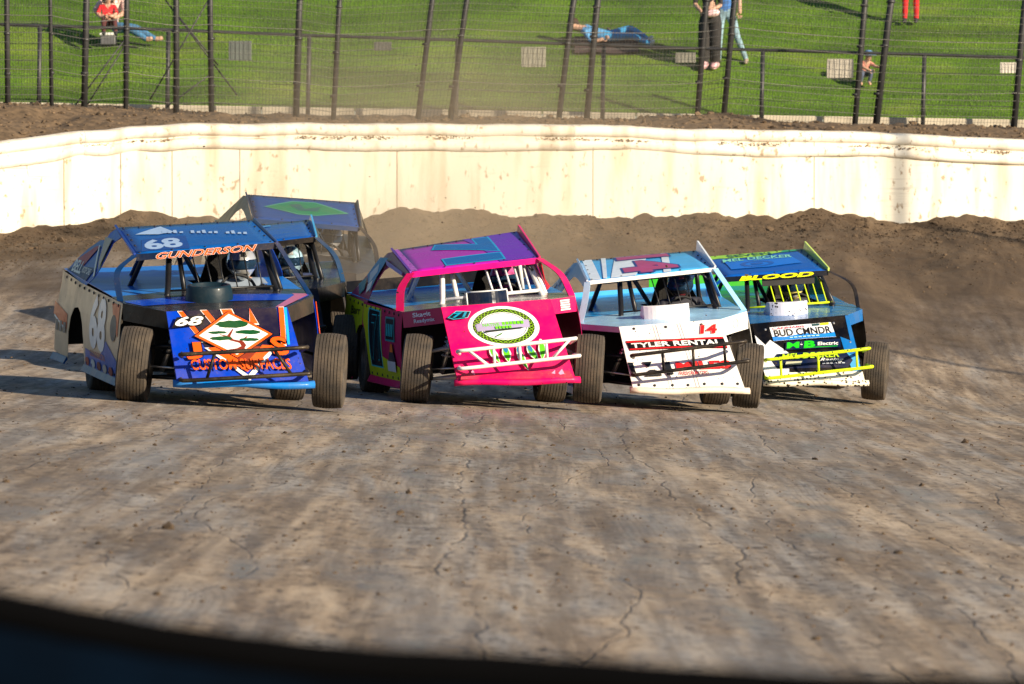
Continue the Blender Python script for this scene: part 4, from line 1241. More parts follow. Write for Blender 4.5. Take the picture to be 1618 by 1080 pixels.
for i in range(5): L.poly(ell(-2.1 + i * .3, .225, .10, .04, 14), W(('#b04030', '#d8d4cc', '#7a3030', '#c8b8a8', '#903028')[i], rough=.5, dirt=.4), 'sticker')
L = Lay(c['quarter-1'], c['sidef-1'], g[0], g[1])
L.poly([(-3.88, .66), (-3.15, .58), (-3.15, .44), (-3.88, .54)], W('#e05c24', rough=.4, dirt=.25)); L.poly([(-3.80, .54), (-3.2, .44), (-3.2, .42), (-3.80, .52)], WHITE, 'stripe')
for i in range(3): L.poly([(-3.7 + i * .2, .40), (-3.58 + i * .2, .40), (-3.58 + i * .2, .50), (-3.7 + i * .2, .50)], W('#8f857c', rough=.5, dirt=.5), 'sticker')
g = c['sailg-1']
L = Lay(c['sail-1'], c['sailf-1'], g[0], g[1])
L.poly([(-3.45, 1.06), (-2.75, 1.23), (-2.55, 1.25), (-2.95, 1.04)], W('#b84058', rough=.4)); L.poly([(-3.70, .96), (-2.5, .93), (-2.30, 1.06), (-3.3, 1.02)], W('#12306a', rough=.4))
L.poly([(-2.62, 1.25), (-2.57, 1.25), (-2.20, 1.0), (-2.24, .98)], WHITE, 'stripe'); L.poly([(-2.5, 1.33), (-2.14, 1.33), (-2.14, 1.06), (-2.28, 1.12)], W('#c8b8a0', rough=.4))
L.text('BELL', (-3.42, .965, -2.92, 1.075), WHITE, bold=0.027, shear=.1); L.text('ROOF CARE', (-2.86, .985, -2.42, 1.04), WHITE, bold=0.0162, shear=.1)
M_CHH = simple('silver_helmet', (.80, .78, .74), .16, .7, .2, 5); M_VIS = simple('tinted_visor', (.03, .08, .16), .08, .4, .3, 4)
driver(c, .43, 1.80, 1.085, simple('suit_grey', (.16, .2, .26), .7), M_CHH, M_VIS, simple('helmet_black', (.03, .03, .03), .3), 'driver in a mirror silver helmet in the blue 68 car')
tube('whip_stay', [(.86, .38, .83), (.90, .30, .30)], .006, W('#c8452a'), c['root'], 6)

# ---------------- pink 71
PINK, CRIM_PINKSHADE, CYAN, NAVY = W('#e60460', rough=.3, dirt=.2, spat=-1.1), W('#b40a58', rough=.35, dirt=.15), W('#28b8c8', rough=.35), W('#0a1626', rough=.3)
c = build_car(dict(pos=(-.074, 55.17, -2.139), ypr=(9.51, .53, -4.7), label='hot pink race car with a purple roof and white bumper, numbered 71',
    k={'FL': (-0.658, 1.005, 1.223), 'FR': (0.612, 1.0, 1.256), 'RL': (-0.615, 2.399, 1.408), 'RR': (0.65, 2.396, 1.493), 'TL': (-0.567, -0.116, 0.908), 'TR': (0.506, -0.112, 0.895), 'BL': (-0.537, -0.61, 0.199), 'BR': (0.608, -0.603, 0.116)},
    wheels={'RF': (-.919, 55.022, 0, -2, 5), 'LF': (.747, 55.303, .094, -2, 3.5), 'LR': (.391, 58.012, 0, 8, 2), 'RR': (-1.38, 57.736, 0, 8, 2)},
    nose=PINK, lip=PINK, hood=W('#6a6670', rough=.16, dirt=.3), wedge=(CRIM_PINKSHADE, PINK), wedge_r=.15, scoop=(-.04, .20, .15, W('#0e1a30', rough=.2), 'plate'), scoop_edge=W('#e8e8e8'),  # left wedge is the same pink, its shade put into the colour
    deck=W('#0c86dc', rough=.25, dirt=.15), cage=W('#e6e4de', rough=.3, dirt=.25), door=(CRIM_PINKSHADE, CRIM_PINKSHADE), quarter=(W('#b8c414', rough=.4, dirt=.25), CRIM_PINKSHADE), skirt=W('#e01060'), spoiler=(BLACKP, .13),
    roof=W('#a81ca4', rough=.25, dirt=.08), rooflip=W('#ff0a7c', rough=.3, dirt=.08), lip_depth=.05, rail=(W('#8a3ab8'), W('#d80a68')), rail_h=.06, rail_f=.015, sail='arch', sailm=(W('#a01468', dirt=.12), CRIM_PINKSHADE), postm=(PINK, W('#c40a60')),
    post_bow=.05, post_w=.07, bars=W('#dfe0e2', rough=.3), bar_r=.011, barspec=(6, .10, .56), bump=(.515, .345, .575, -.76, .05, .02), bumper=W('#eeeae4', rough=.3, dirt=.3), uprights=((-.42, -.42), (.02, .02), (.47, .47), (-.52, -.85), (.55, .88)), susp=W('#d8d4cc', rough=.4, dirt=.4), spring=W('#c8c8c8')))
L = Lay(c['nose'], c['nosef'])
cx_, cy_, rx_, ry_ = .51, .69, .315, .262
L.poly(ell(cx_, cy_, rx_, ry_, 56), W('#eef0f2', rough=.35), 'emblem'); L.poly(ell(cx_, cy_, rx_ * .87, ry_ * .87, 56), W('#10180c', rough=.4), 'emblem_ring')
lat = []
for i in range(36):
    a0 = 2 * math.pi * i / 36
    for sg in (-1, 1):
        a1 = a0 + sg * .26; da = .016
        lat.append([(cx_ + rx_ * .855 * math.cos(a0 - da), cy_ + ry_ * .855 * math.sin(a0 - da)), (cx_ + rx_ * .855 * math.cos(a0 + da), cy_ + ry_ * .855 * math.sin(a0 + da)), (cx_ + rx_ * .68 * math.cos(a1 + da), cy_ + ry_ * .68 * math.sin(a1 + da)), (cx_ + rx_ * .68 * math.cos(a1 - da), cy_ + ry_ * .68 * math.sin(a1 - da))])
L.poly(lat, W('#8cc018', rough=.4), 'lattice')
L.poly(ell(cx_, cy_, rx_ * .68, ry_ * .68, 56), W('#e4e6ee', rough=.3), 'emblem'); L.poly(ring(cx_, cy_, rx_ * .645, ry_ * .645, .97), BLACKP, 'emblem_line')
L.poly([(.265, .635), (.74, .675), (.745, .735), (.50, .745), (.26, .725)][::1], W('#9a90b4', rough=.3), 'banner')
L.poly([(.265, .635), (.275, .735), (.745, .755), (.735, .655)], W('#a79cbe', rough=.3), 'banner')
L.text('NATIVE', (.325, .69, .475, .732), W('#6cc81c', rough=.4), bold=0.0162)
for i in range(6): L.poly([(.50 + i * .033, .700), (.525 + i * .033, .700), (.525 + i * .033, .738), (.50 + i * .033, .738)], W('#6cc81c', rough=.4), 'worn_letter')
for i in range(5): L.poly([(.43 + i * .03, .648), (.452 + i * .03, .648), (.452 + i * .03, .682), (.43 + i * .03, .682)], W('#6cc81c', rough=.4), 'worn_letter')
L.poly([(.33, .605), (.40, .615), (.68, .64), (.66, .652), (.40, .632), (.33, .628)], W('#1a2a10', rough=.4), 'arrow'); L.poly([(.42, .56), (.49, .60), (.46, .565), (.42, .545)], W('#3a7a20', rough=.4), 'feather')
GR, GRW = W('#5ec81e', rough=.35), W('#f0fae8', rough=.35)
def feather(x, y, w, h, bend):
    pts = []
    for i in range(9): t = i / 8; pts.append((x + bend * t * t + w * math.sin(math.pi * (t * .85 + .1)), y - h * t))
    for i in range(9): t = 1 - i / 8; pts.append((x + bend * t * t - w * math.sin(math.pi * (t * .85 + .1)), y - h * t))
    return pts
fe = [(.345, .42, .022, .20, .04), (.465, .42, .027, .19, .0), (.575, .40, .022, .27, .035), (.675, .42, .026, .19, .045), (.79, .48, .024, .23, -.03)]
o0 = L.o
for q in fe: L.o = o0; L.poly(grow(feather(*q), .012), GRW, 'feather')
for q in fe: L.o = o0 + .0012; L.poly(feather(*q), GR, 'feather')
for x, y, w, h, b in fe[1:4]: L.o = o0 + .0024; L.poly(feather(x, y, w * .8, h * .45, b * .2), W('#1a78a0', rough=.35), 'feather')
L.poly([(.03, .83), (.12, .91), (.25, .89), (.21, .81), (.08, .80)], CYAN, 'number_plate'); L.poly([(.04, .832), (.12, .90), (.24, .885), (.205, .815), (.085, .806)], NAVY, 'number_plate'); L.text('71', (.075, .82, .215, .885), W('#1690b0'), bold=0.0324, shear=.3)
L.poly([(.02, .01), (.98, .01), (.96, .10), (.04, .09)], W('#d0084e', rough=.35, dirt=.5)); 
L.poly([[(.80, .07), (.84, .11), (.83, .06)], [(.86, .07), (.90, .12), (.91, .06), (.87, .05)], [(.12, .10), (.15, .14), (.15, .06)]], W('#ff9ac0', rough=.3), 'scuff')
L = Lay(c['wedge-1'], c['wedgef-1'], [.33, .66], [.5])
L.text('Skagit', (.26, .50, .72, .88), W('#eef2f6'), bold=0.0216); L.text('Readymix', (.28, .14, .80, .46), W('#d8e6f0'), bold=0.0162)
L = Lay(c['wedge1'], c['wedgef1'], [.33, .66], [.5])
for i in range(5): L.poly([(.36 + .02 * (i % 2), .78 - i * .15), (.74 - .03 * (i % 2), .78 - i * .15), (.74, .88 - i * .15), (.37, .88 - i * .15)], WHITE, 'worn_letter')
L = Lay(c['roof'], c['rooff'])
L.poly([(.70, .02), (.99, .02), (.99, .98), (.55, .98)], W('#6a22ac', rough=.25, dirt=.08)); 
L.text('71', (.28, .10, .74, .92), W('#1a9ad0', rough=.25, dirt=.1), bold=0.0756, ref=0.0486, rot=True); L.text('71', (.28, .10, .74, .92), W('#0d62a8', rough=.25, dirt=.1), bold=0.0486, rot=True)
L.poly([(.0, .02), (.05, .02), (.03, .98), (.0, .98)], W('#b04ab8', rough=.25), 'stripe')
g = c['sideg-1']
L = Lay(c['door-1'], c['sidef-1'], g[0], g[1])
L.poly([(-2.28, .19), (-2.34, .45), (-2.46, .62), (-2.60, .72), (-2.62, .885), (-1.62, .865), (-1.52, .40), (-.62, .32), (-.62, .17)], W('#c4cc14', rough=.4, dirt=.2))
L.poly([(-2.15, .28), (-2.32, .80), (-2.3, .86), (-1.66, .845), (-1.50, .28)], CYAN, 'number_plate'); L.poly([(-2.12, .295), (-2.28, .80), (-2.26, .845), (-1.69, .83), (-1.53, .295)], NAVY, 'number_plate')
L.text('71', (-2.1, .34, -1.66, .80), CYAN, bold=0.027); L.text('71', (-2.1, .34, -1.66, .80), NAVY, bold=0.0108, ref=0.027)
L.poly([(-1.30, .56), (-1.33, .80), (-.85, .80), (-.80, .56)], W('#1a8a9a', rough=.4), 'sticker'); L.poly([(-1.27, .58), (-1.29, .78), (-.88, .78), (-.84, .58)], NAVY, 'sticker')
for i in range(4): L.poly([(-1.24 + i * .10, .61), (-1.19 + i * .10, .61), (-1.19 + i * .10, .73), (-1.24 + i * .10, .73)], CYAN, 'worn_letter')
L.poly([(-1.15, .36), (-1.0, .53), (-.9, .53), (-.76, .36)], W('#3a3040', rough=.4), 'sticker'); L.poly([(-1.04, .46), (-.98, .54), (-.9, .54), (-.86, .46)], W('#f07820', rough=.4), 'sticker'); L.poly([(-1.18, .37), (-.76, .37), (-.76, .27), (-1.18, .27)], W('#d8d8dc', rough=.4), 'sticker')
L = Lay(c['quarter-1'], c['sidef-1'], g[0], g[1])
L.text('Barr', (-3.35, .77, -2.80, .85), NAVY, bold=0.0108)
g = c['sailg-1']
L = Lay(c['sail-1'], c['sailf-1'], g[0], g[1])
L.poly([(-3.0, 1.16), (-2.6, 1.34), (-2.2, 1.34), (-2.3, 1.24), (-2.42, 1.14), (-2.52, 1.0)], W('#2a90c0', rough=.35)); L.poly([(-2.85, 1.18), (-2.5, 1.28), (-2.44, 1.20), (-2.72, 1.08)], W('#c8d4dc', rough=.4), 'sticker'); L.poly([(-2.75, 1.07), (-2.55, 1.12), (-2.52, 1.04), (-2.70, .99)], WHITE, 'sticker')
L.poly([(-3.3, 1.06), (-2.95, 1.14), (-2.85, 1.02), (-3.05, .96)], W('#1a8a9a', rough=.35)); L.poly([(-2.25, 1.32), (-1.2, 1.22), (-1.2, 1.19), (-2.1, 1.27)], W('#7a4ac0', rough=.3), 'stripe')
M_PH = simple('pink_helmet', (.42, .06, .18), .25, 0, .8, 14)
driver(c, .38, 1.85, 1.04, simple('suit_black', (.02, .02, .03), .7), M_PH, M_VIS, simple('helmet_white', (.6, .6, .6), .3), 'driver in a pink patterned helmet in the hot pink car')
g = quad_map((.70, 1.15, .93), (.86, 1.9, .93), (.66, 1.12, 1.20), (.68, 1.9, 1.24))
sheet('window_net', [[(0, 0), (1, 0), (1, .2), (.25, 1), (0, 1)]], g, W('#c8102a', rough=.6), c['root'], [.2, .4, .6, .8], [.25, .5, .75], .008)

# ---------------- white 14
WHT, SKY, RED = W('#eceae6', rough=.3, dirt=.3, spat=-1.0), W('#4fb0ec', rough=.22, dirt=.1), W('#d01820', rough=.35)
c = build_car(dict(pos=(1.687, 58.142, -2.353), ypr=(6.78, 1.43, -3.94), label='white and sky blue race car with a black bumper, numbered 14',
    k={'FL': (-0.698, 1.009, 1.271), 'FR': (0.623, 1.0, 1.316), 'RL': (-0.598, 2.398, 1.422), 'RR': (0.654, 2.396, 1.442), 'TL': (-0.563, -0.119, 0.846), 'TR': (0.483, -0.113, 0.848), 'BL': (-0.522, -0.607, 0.22), 'BR': (0.62, -0.603, 0.139)},
    wheels={'RF': (.783, 58.032, .015, 0, 5), 'LF': (2.415, 58.23, .056, -1, 5.5), 'LR': (2.175, 60.958, 0, 6, 1), 'RR': (.507, 60.763, 0, 6, 1)},
    nose=WHT, lip=W('#efe0cc', rough=.4, dirt=.3), hood=W('#a4d4f6', rough=.2, dirt=.2), wedge=(W('#b8d8f0'), WHT), wedge_r=.18, wedge_l=.06, scoop=(.0, .235, .155, W('#f0f0f0', rough=.3, dirt=.05), 'plate'),
    deck=W('#2aa0ea', rough=.22, dirt=.08), cage=M_BLACK, door=(W('#9fd0f0'), WHT), quarter=(SKY, WHT), skirt=WHT, spoiler=(SKY, .06),
    roof=W('#4eb2f0', rough=.2, dirt=.06), rooflip=W('#f2f0ea', rough=.3, dirt=.08), lip_depth=.035, rail=(W('#cfe4f4'), W('#e8eef2')), rail_h=.10, rail_f=.02, sail='arch', sailm=(W('#4eb2f0', dirt=.1), W('#8ac8f0')), postm=(W('#bfe0f8'), W('#8ecaf4')),
    post_bow=.0, post_w=.06, barspec=(6, .0, .56), bump=(.615, .415, .585, -.74, .06, .05), bumper=W('#18181a', rough=.35, dirt=.4, metal=.3), uprights=((-.48, -.48), (.05, .05), (.6, .6))))
L = Lay(c['nose'], c['nosef'])
for u in (.33, .36, .57, .60): L.poly([(u, .02), (u + .006, .02), (u + .004, .98), (u - .002, .98)], W('#d4d6d8', rough=.3), 'crease')
L.poly([(.05, .61), (.50, .60), (.97, .585), (.965, .75), (.50, .745), (.03, .765)], BLACKP, 'banner')
L.poly([[(.035, .735), (.5, .715), (.965, .725), (.965, .745), (.5, .735), (.033, .755)], [(.052, .62), (.5, .61), (.97, .595), (.97, .613), (.5, .63), (.05, .638)]], RED, 'stripe')
L.text('TYLER RENTAL', (.075, .642, .93, .715), WHITE, bold=0.027, slope=-.008)
L.text('14', (.755, .80, .935, .925), W('#f08a80'), bold=0.0594, ref=0.0378, shear=.25); L.text('14', (.755, .80, .935, .925), RED, bold=0.0378, shear=.25)
GY = W('#1c2026', rough=.35)
L.poly([[(.02, .21), (.06, .20), (.05, .42), (.0, .43)], [(.13, .42), (.225, .42), (.18, .33)], [(.135, .21), (.185, .30), (.235, .30), (.29, .215)], [(.13, .20), (.285, .205), (.25, .29), (.205, .25), (.17, .29)], [(.33, .215), (.395, .22), (.385, .41), (.32, .40)]], GY, 'logo')
L.text('MILES', (.435, .29, .945, .405), RED, bold=0.0486, slope=.015); L.text('RESOURCES', (.45, .215, .715, .262), RED, bold=0.0108, slope=.01)
rivets('nose_bolts', [(c['nosef'](u, v), (0, -1, .5)) for u, v in ((.06, .085), (.2, .075), (.36, .075), (.5, .075), (.65, .09), (.81, .09), (.95, .09), (.14, .95), (.45, .94), (.80, .94))], .016, c['root'])
L = Lay(c['roof'], c['rooff'])
for p in ([(.02, .02), (.10, .02), (.10, .98), (.02, .98)], [(.18, .02), (.38, .02), (.60, .98), (.30, .98)], [(.60, .02), (.66, .02), (.75, .98), (.69, .98)], [(.12, .02), (.15, .02), (.22, .98), (.18, .98)]): L.poly(p, W('#e8f2fa', rough=.2, dirt=.06), 'stripe')
L.text('14', (.30, .08, .74, .92), W('#1c3a8a', rough=.3), bold=0.0702, ref=0.0432, rot=True); L.text('14', (.30, .08, .74, .92), W('#b04070', rough=.3), bold=0.0432, rot=True)
L = Lay(c['wedge1'], c['wedgef1'], [.33, .66], [.5])
L.poly(ring(.55, .52, .10, .28, .8, 18), W('#c4c4c0', rough=.4), 'sticker')
g = c['sailg-1']
L = Lay(c['sail-1'], c['sailf-1'], g[0], g[1])
L.poly([(-2.9, 1.2), (-2.6, 1.34), (-2.5, 1.34), (-2.75, 1.14)], W('#2a90dc', rough=.3), 'stripe'); L.poly([(-3.3, 1.06), (-3.0, 1.18), (-2.9, 1.16), (-3.15, .98)], WHITE, 'stripe')
driver(c, .37, 1.8, 1.11, simple('suit_black', (.02, .02, .03), .7), simple('black_helmet', (.025, .025, .03), .12, .3, .4, 5), M_VIS, simple('helmet_red', (.25, .04, .05), .3), 'driver in a glossy black helmet in the white and sky blue car')

# ---------------- black, blue and lime car
LIME, LBLUE = W('#d6f01a', rough=.35, dirt=.15, spat=.2), W('#1268b0', rough=.25)
c = build_car(dict(pos=(3.291, 64.582, -2.485), ypr=(10.45, 2.77, -2.98), label='black and blue race car with a lime bumper, rightmost on the track',
    k={'FL': (-0.632, 1.003, 1.289), 'FR': (0.594, 1.004, 1.301), 'RL': (-0.62, 2.4, 1.43), 'RR': (0.646, 2.396, 1.462), 'TL': (-0.577, -0.116, 0.836), 'TR': (0.542, -0.118, 0.874), 'BL': (-0.544, -0.608, 0.203), 'BR': (0.592, -0.601, 0.136)},
    wheels={'RF': (2.437, 64.41, 0, -6, 4), 'LF': (4.13, 64.716, .05, -7, 4), 'LR': (3.798, 67.413, .0, 9, 1), 'RR': (1.953, 67.113, .0, 9, 1)},
    nose=W('#08090f', rough=.25, dirt=.15, spat=-1.0), lip=W('#efe6d2', rough=.4, dirt=.3, spat=.9), hood=W('#2c78b8', rough=.15, dirt=.25), wedge=(BLACKP, LBLUE), wedge_r=.13, scoop=(-.04, .22, .17, W('#dcdcea', rough=.3, dirt=.05, spat=.15), 'plate'),
    deck=W('#0c66ac', rough=.2, dirt=.1), cage=M_BLACK, door=(LBLUE, BLACKP), quarter=(LBLUE, BLACKP), skirt=BLACKP, spoiler=(W('#2aa81c', rough=.35), .16),
    roof=W('#0a55b0', rough=.2, dirt=.06), rooflip=W('#0a1424', rough=.3, dirt=.08), lip_depth=.055, rail=(W('#0a55b0'), W('#cfe86a', rough=.3)), rail_h=.085, rail_f=.03, sail='low', sailm=(W('#2a86cc'), BLACKP), postm=(W('#0a55b0'), BLACKP),
    post_bow=.10, post_w=.045, bars=W('#c8e018', rough=.35), bar_r=.008, barspec=(7, -.08, .52), bump=(.505, .295, .60, -.74, .04, .05), bumper=LIME, uprights=((-.74, -.74), (-.02, -.02), (.72, .72))))
L = Lay(c['nose'], c['nosef'])
L.poly([(.0, .80), (.08, .62), (.14, .70), (.30, .46), (.25, .16), (.0, .16)], W('#e2e4ea', rough=.3)); L.poly([(1, .99), (.965, .99), (.955, .62), (.86, .68), (.87, .42), (1, .30)], LBLUE); L.poly([(.87, .46), (.99, .36), (.99, .16), (.90, .16)], W('#3a9ad8', rough=.3))
L.poly([(.10, .36), (.17, .46), (.87, .475), (.93, .33), (.86, .22), (.14, .22)], W('#0a1a3c', rough=.3), 'sponsor_plate')
L.poly([(0, 0), (1, 0), (1, .165), (0, .155)], W('#f0ead8', rough=.4, dirt=.2, spat=.8), 'valance')
L.poly([(.165, .90), (.80, .905), (.815, .68), (.17, .67)], W('#e8eaf0', rough=.3), 'licence_plate'); L.poly([(.17, .672), (.814, .682), (.812, .755), (.66, .735), (.50, .765), (.30, .725), (.17, .745)], W('#1a80d8', rough=.3), 'licence_plate')
L.text('CANNABIS', (.185, .855, .52, .888), W('#d82048'), bold=0.027); L.text('BUD CMNDR', (.195, .735, .785, .848), W('#0a0a0e'), bold=0.0216)
L.poly([(.60, .862), (.675, .864), (.675, .897), (.60, .895)], W('#1a4a50'), 'sticker'); L.poly([(.685, .864), (.775, .866), (.775, .90), (.685, .898)], W('#d8cc20'), 'sticker')
for i in range(7): L.poly([(.34 + i * .045, .698), (.373 + i * .045, .698), (.373 + i * .045, .712), (.34 + i * .045, .712)], W('#b8e0c8'), 'worn_letter')
GN = W('#18c818', rough=.3)
L.poly([(.26, .50), (.83, .51), (.85, .64), (.29, .63)], W('#0a1a3c', rough=.3), 'sponsor_plate')
L.text('M', (.28, .525, .425, .62), GN, bold=0.0432, shear=.15); L.text('B', (.455, .525, .575, .625), GN, bold=0.0432, shear=.15); L.poly([(.415, .52), (.445, .565), (.425, .57), (.45, .62), (.432, .58), (.452, .575)], WHITE, 'bolt_mark')
L.text('Electric', (.60, .548, .815, .598), WHITE, bold=0.0162, shear=.2); L.poly([(.45, .512), (.80, .525), (.80, .532), (.45, .52)], GN, 'stripe')
L.text('MEL DECKER', (.205, .355, .79, .44), W('#0a2a10'), bold=0.0378, ref=0.0162, shear=.25, slope=.012); L.text('MEL DECKER', (.205, .355, .79, .44), W('#b8e020', rough=.3), bold=0.0162, shear=.25, slope=.012)
L.text('Racing', (.58, .285, .83, .35), WHITE, bold=0.0054, shear=.5); L.poly([(.22, .26), (.38, .26), (.40, .31), (.24, .31)], W('#b8b8a0'), 'sticker')
for i in range(6): L.poly([(.60 + i * .04, .262), (.628 + i * .04, .262), (.628 + i * .04, .274), (.60 + i * .04, .274)], W('#c0c8d8'), 'worn_letter')
rivets('nose_bolts', [(c['nosef'](u, v), (0, -1, .5)) for u, v in ((.12, .88), (.83, .895), (.95, .6), (.96, .1), (.5, .12))], .014, c['root'], M_CHROME)
L = Lay(c['roof'], c['rooff'])
L.poly([(.0, .99), (.98, .99), (.72, .90), (.55, .78), (.35, .76), (.15, .84), (.0, .80)], W('#a4dc28', rough=.3, dirt=.06)); L.poly([(.80, .99), (.99, .99), (.9, .93), (.75, .90)], W('#2aa868', rough=.3))
L.text('SEVEN', (.24, .81, .66, .95), W('#1a5a48', rough=.3), bold=0.027)
L.poly([(.14, .28), (.16, .64), (.80, .68), (.84, .36), (.5, .26)], W('#1070d8', rough=.22, dirt=.05)); L.poly(ring(.42, .42, .16, .12, .7, 24), W('#0a55b0', rough=.22), 'emblem_ring'); L.poly(ell(.42, .42, .06, .045, 20), W('#0a55b0', rough=.22), 'emblem')
L.text('MEL DECKER', (.14, .60, .80, .74), W('#8ae0c0', rough=.3), bold=0.0216, shear=.3); L.poly([(.42, .56), (.78, .60), (.78, .615), (.42, .575)], W('#6ac0d8', rough=.3), 'script_graphic')
L = Lay(c['lip'], c['lipf'], US, [])
L.text('BLOOD', (.14, .06, .86, .98), W('#f0f010', rough=.3), bold=0.0432, shear=.2)
driver(c, .36, 1.85, 1.06, simple('suit_dark', (.03, .03, .035), .7), simple('yellow_helmet', (.5, .42, .12), .2, 0, .9, 12), M_VIS, simple('helmet_white', (.6, .6, .6), .3), 'driver in a yellow and white helmet in the lime bumper car')
box('visor_strip', tuple(c['rooff'](.62, .02) + Vector((0, .0, -.10))), (.62, .01, .085), M_DARK, c['root'], .003)

# ---------------- dark blue car tucked behind the 68
c = build_car(dict(pos=(-2.489, 58.167, -2.05), ypr=(4.81, 1.39, -3.6), label='bright blue roofed black race car half hidden behind the 68 car',
    k={'FL': (-0.62, 1.0, 1.27), 'FR': (0.615, 1.0, 1.34), 'RL': (-0.62, 2.4, 1.42), 'RR': (0.626, 2.4, 1.474), 'TL': (-0.55, -0.12, 0.86), 'TR': (0.55, -0.12, 0.86), 'BL': (-0.6, -0.6, 0.17), 'BR': (0.6, -0.6, 0.17)},
    wheels={'RF': (-3.36, 58.087, 0, -2, 4), 'LF': (-1.692, 58.227, .10, -2, 3), 'LR': (-1.905, 60.965, .05, 5, 0), 'RR': (-3.576, 60.827, 0, 5, 0)},
    nose=W('#0a1020'), lip=W('#0c2040'), hood=W('#0c1a30', rough=.18), wedge=(BLACKP, BLACKP), scoop=(-.1, .2, .15, BLACKP, 'round'),
    deck=W('#0a3a74', rough=.2), cage=M_BLACK, door=(BLACKP, BLACKP), quarter=(BLACKP, BLACKP), skirt=BLACKP,
    roof=W('#0852a8', rough=.2, dirt=.06), rooflip=W('#080c14', rough=.3), lip_depth=.05, rail=(W('#0a4aa0'), W('#3a9ad0')), rail_h=.05, rail_f=.01, sail='arch', sailm=(W('#0a2a5a'), W('#0e1c30')), postm=(W('#0a2a5a'), W('#1a3a5a')),
    post_bow=.06, post_w=.05, barspec=(5, .05, .56), bump=(.47, .28, .58, -.74, .0, .04), bumper=M_BLACK, uprights=((-.5, -.5), (.5, .5))))
L = Lay(c['roof'], c['rooff'])
L.poly(ell(.45, .40, .09, .16, 24), W('#6a4ac0', rough=.25), 'emblem'); L.poly([(.30, .72), (.66, .76), (.66, .86), (.30, .80)], W('#4a9ae0', rough=.25), 'stripe')
M_BH = simple('blue_white_helmet', (.30, .45, .70), .12, .3, .9, 11)
driver(c, .38, 1.85, 1.06, simple('suit_navy', (.02, .03, .08), .7), M_BH, M_VIS, simple('helmet_white', (.6, .6, .6), .3), 'driver in a blue and white helmet in the half hidden blue car')

# ---------------- grey-blue car at the back in the dust
c = build_car(dict(pos=(-2.451, 65.876, -1.93), ypr=(5.5, 4.9, 6.07), label='dusty grey blue race car with a green roof emblem, farthest back',
    k={'FL': (-0.62, 1.0, 1.27), 'FR': (0.62, 0.999, 1.30), 'RL': (-0.645, 2.403, 1.43), 'RR': (0.645, 2.398, 1.47), 'TL': (-0.55, -0.12, 0.86), 'TR': (0.55, -0.12, 0.86), 'BL': (-0.6, -0.6, 0.17), 'BR': (0.6, -0.6, 0.17)},
    wheels={'RF': (-3.257, 65.749, 0, -2, 3), 'LF': (-1.569, 65.954, .05, -2, 3), 'LR': (-1.73, 68.674, .08, 3, 0), 'RR': (-3.42, 68.473, .05, 3, 0)},
    nose=W('#1c1e24'), lip=W('#202228'), hood=W('#2a2e36', rough=.3), wedge=(BLACKP, W('#3a3c40')), scoop=(-.1, .2, .15, BLACKP, 'round'),
    deck=W('#2a3038', rough=.3), cage=M_BLACK, door=(BLACKP, W('#1c1c20')), quarter=(BLACKP, W('#1c1c20')), skirt=BLACKP,
    roof=W('#0a3f80', rough=.3, dirt=.12), rooflip=W('#123a68', rough=.3), lip_depth=.05, rail=(W('#2a3440'), W('#1a222c')), rail_h=.03, rail_f=.01, sail='arch', sailm=(W('#5a5a5e', dirt=.5), W('#17191c')), postm=(W('#2a2c30'), W('#1a1c20')),
    post_bow=.06, post_w=.05, barspec=(5, .05, .56), bump=(.47, .28, .58, -.74, .0, .04), bumper=M_BLACK, uprights=((-.5, -.5), (.5, .5))))
L = Lay(c['roof'], c['rooff'])
L.poly([(.12, .50), (.40, .80), (.62, .82), (.92, .48), (.60, .26), (.42, .26)], W('#4a9a78', rough=.35), 'emblem'); L.poly([(.15, .50), (.41, .77), (.61, .79), (.88, .48), (.60, .29), (.43, .29)], W('#157a4a', rough=.35), 'emblem')
L.poly([(.36, .62), (.46, .68), (.50, .48), (.66, .62), (.62, .42), (.44, .40)], W('#1a5a50', rough=.3), 'emblem')
driver(c, .36, 1.85, 1.06, simple('suit_dark', (.03, .03, .035), .7), simple('grey_helmet', (.35, .35, .36), .2, .2, .5, 9), M_VIS, simple('helmet_white', (.6, .6, .6), .3), 'driver in a pale helmet in the dusty car farthest back')

# ------------------------------------------------------------------ spectators on the hill
def hill_at(px, py):
    """the place on the hill that the sight line through the given picture point meets"""
    Y = 97.0
    for _ in range(30):
        X = (px - 809) / 9000 * Y
        z = float(hill_z(np.array(X), np.array(Y))); Y += (((275 - py) / 9000 * Y) - z) / (.36 - .02) * .8
    X = (px - 809) / 9000 * Y
    return Vector((X, Y, float(hill_z(np.array(X), np.array(Y)))))
def cloth(name, rgb): return simple('cloth_' + name, rgb, .85, 0, .2, 14)
M_HAIR = simple('brown_hair', (.05, .028, .015), .6, 0, .3, 30)
M_SHOE = simple('dark_shoe', (.02, .02, .022), .6)
def hair_cap(parent, c, r, mat, long=0.0):
    V, Fc = [], []
    n = 14; m = 7
    for j in range(m):
        b = math.pi * (.02 + .60 * j / (m - 1))
        for i in range(n):
            a = 2 * math.pi * i / n
            k = 1.05 + .06 * math.sin(3 * a + j)
            front = max(0, -math.sin(a))
            z = r * 1.2 * math.cos(b) * k
            if front > .5: z = max(z, r * .35)
            else: z -= long * (j / (m - 1)) ** 2
            V.append(Vector(c) + Vector((r * k * math.sin(b) * math.cos(a), r * k * math.sin(b) * math.sin(a) + .008, z)))
    for j in range(m - 1):
        for i in range(n): Fc.append((j * n + i, (j + 1) * n + i, (j + 1) * n + (i + 1) % n, j * n + (i + 1) % n))
    Fc.append(tuple(range(n)))
    return meshobj('hair', V, Fc, mat, parent, True)
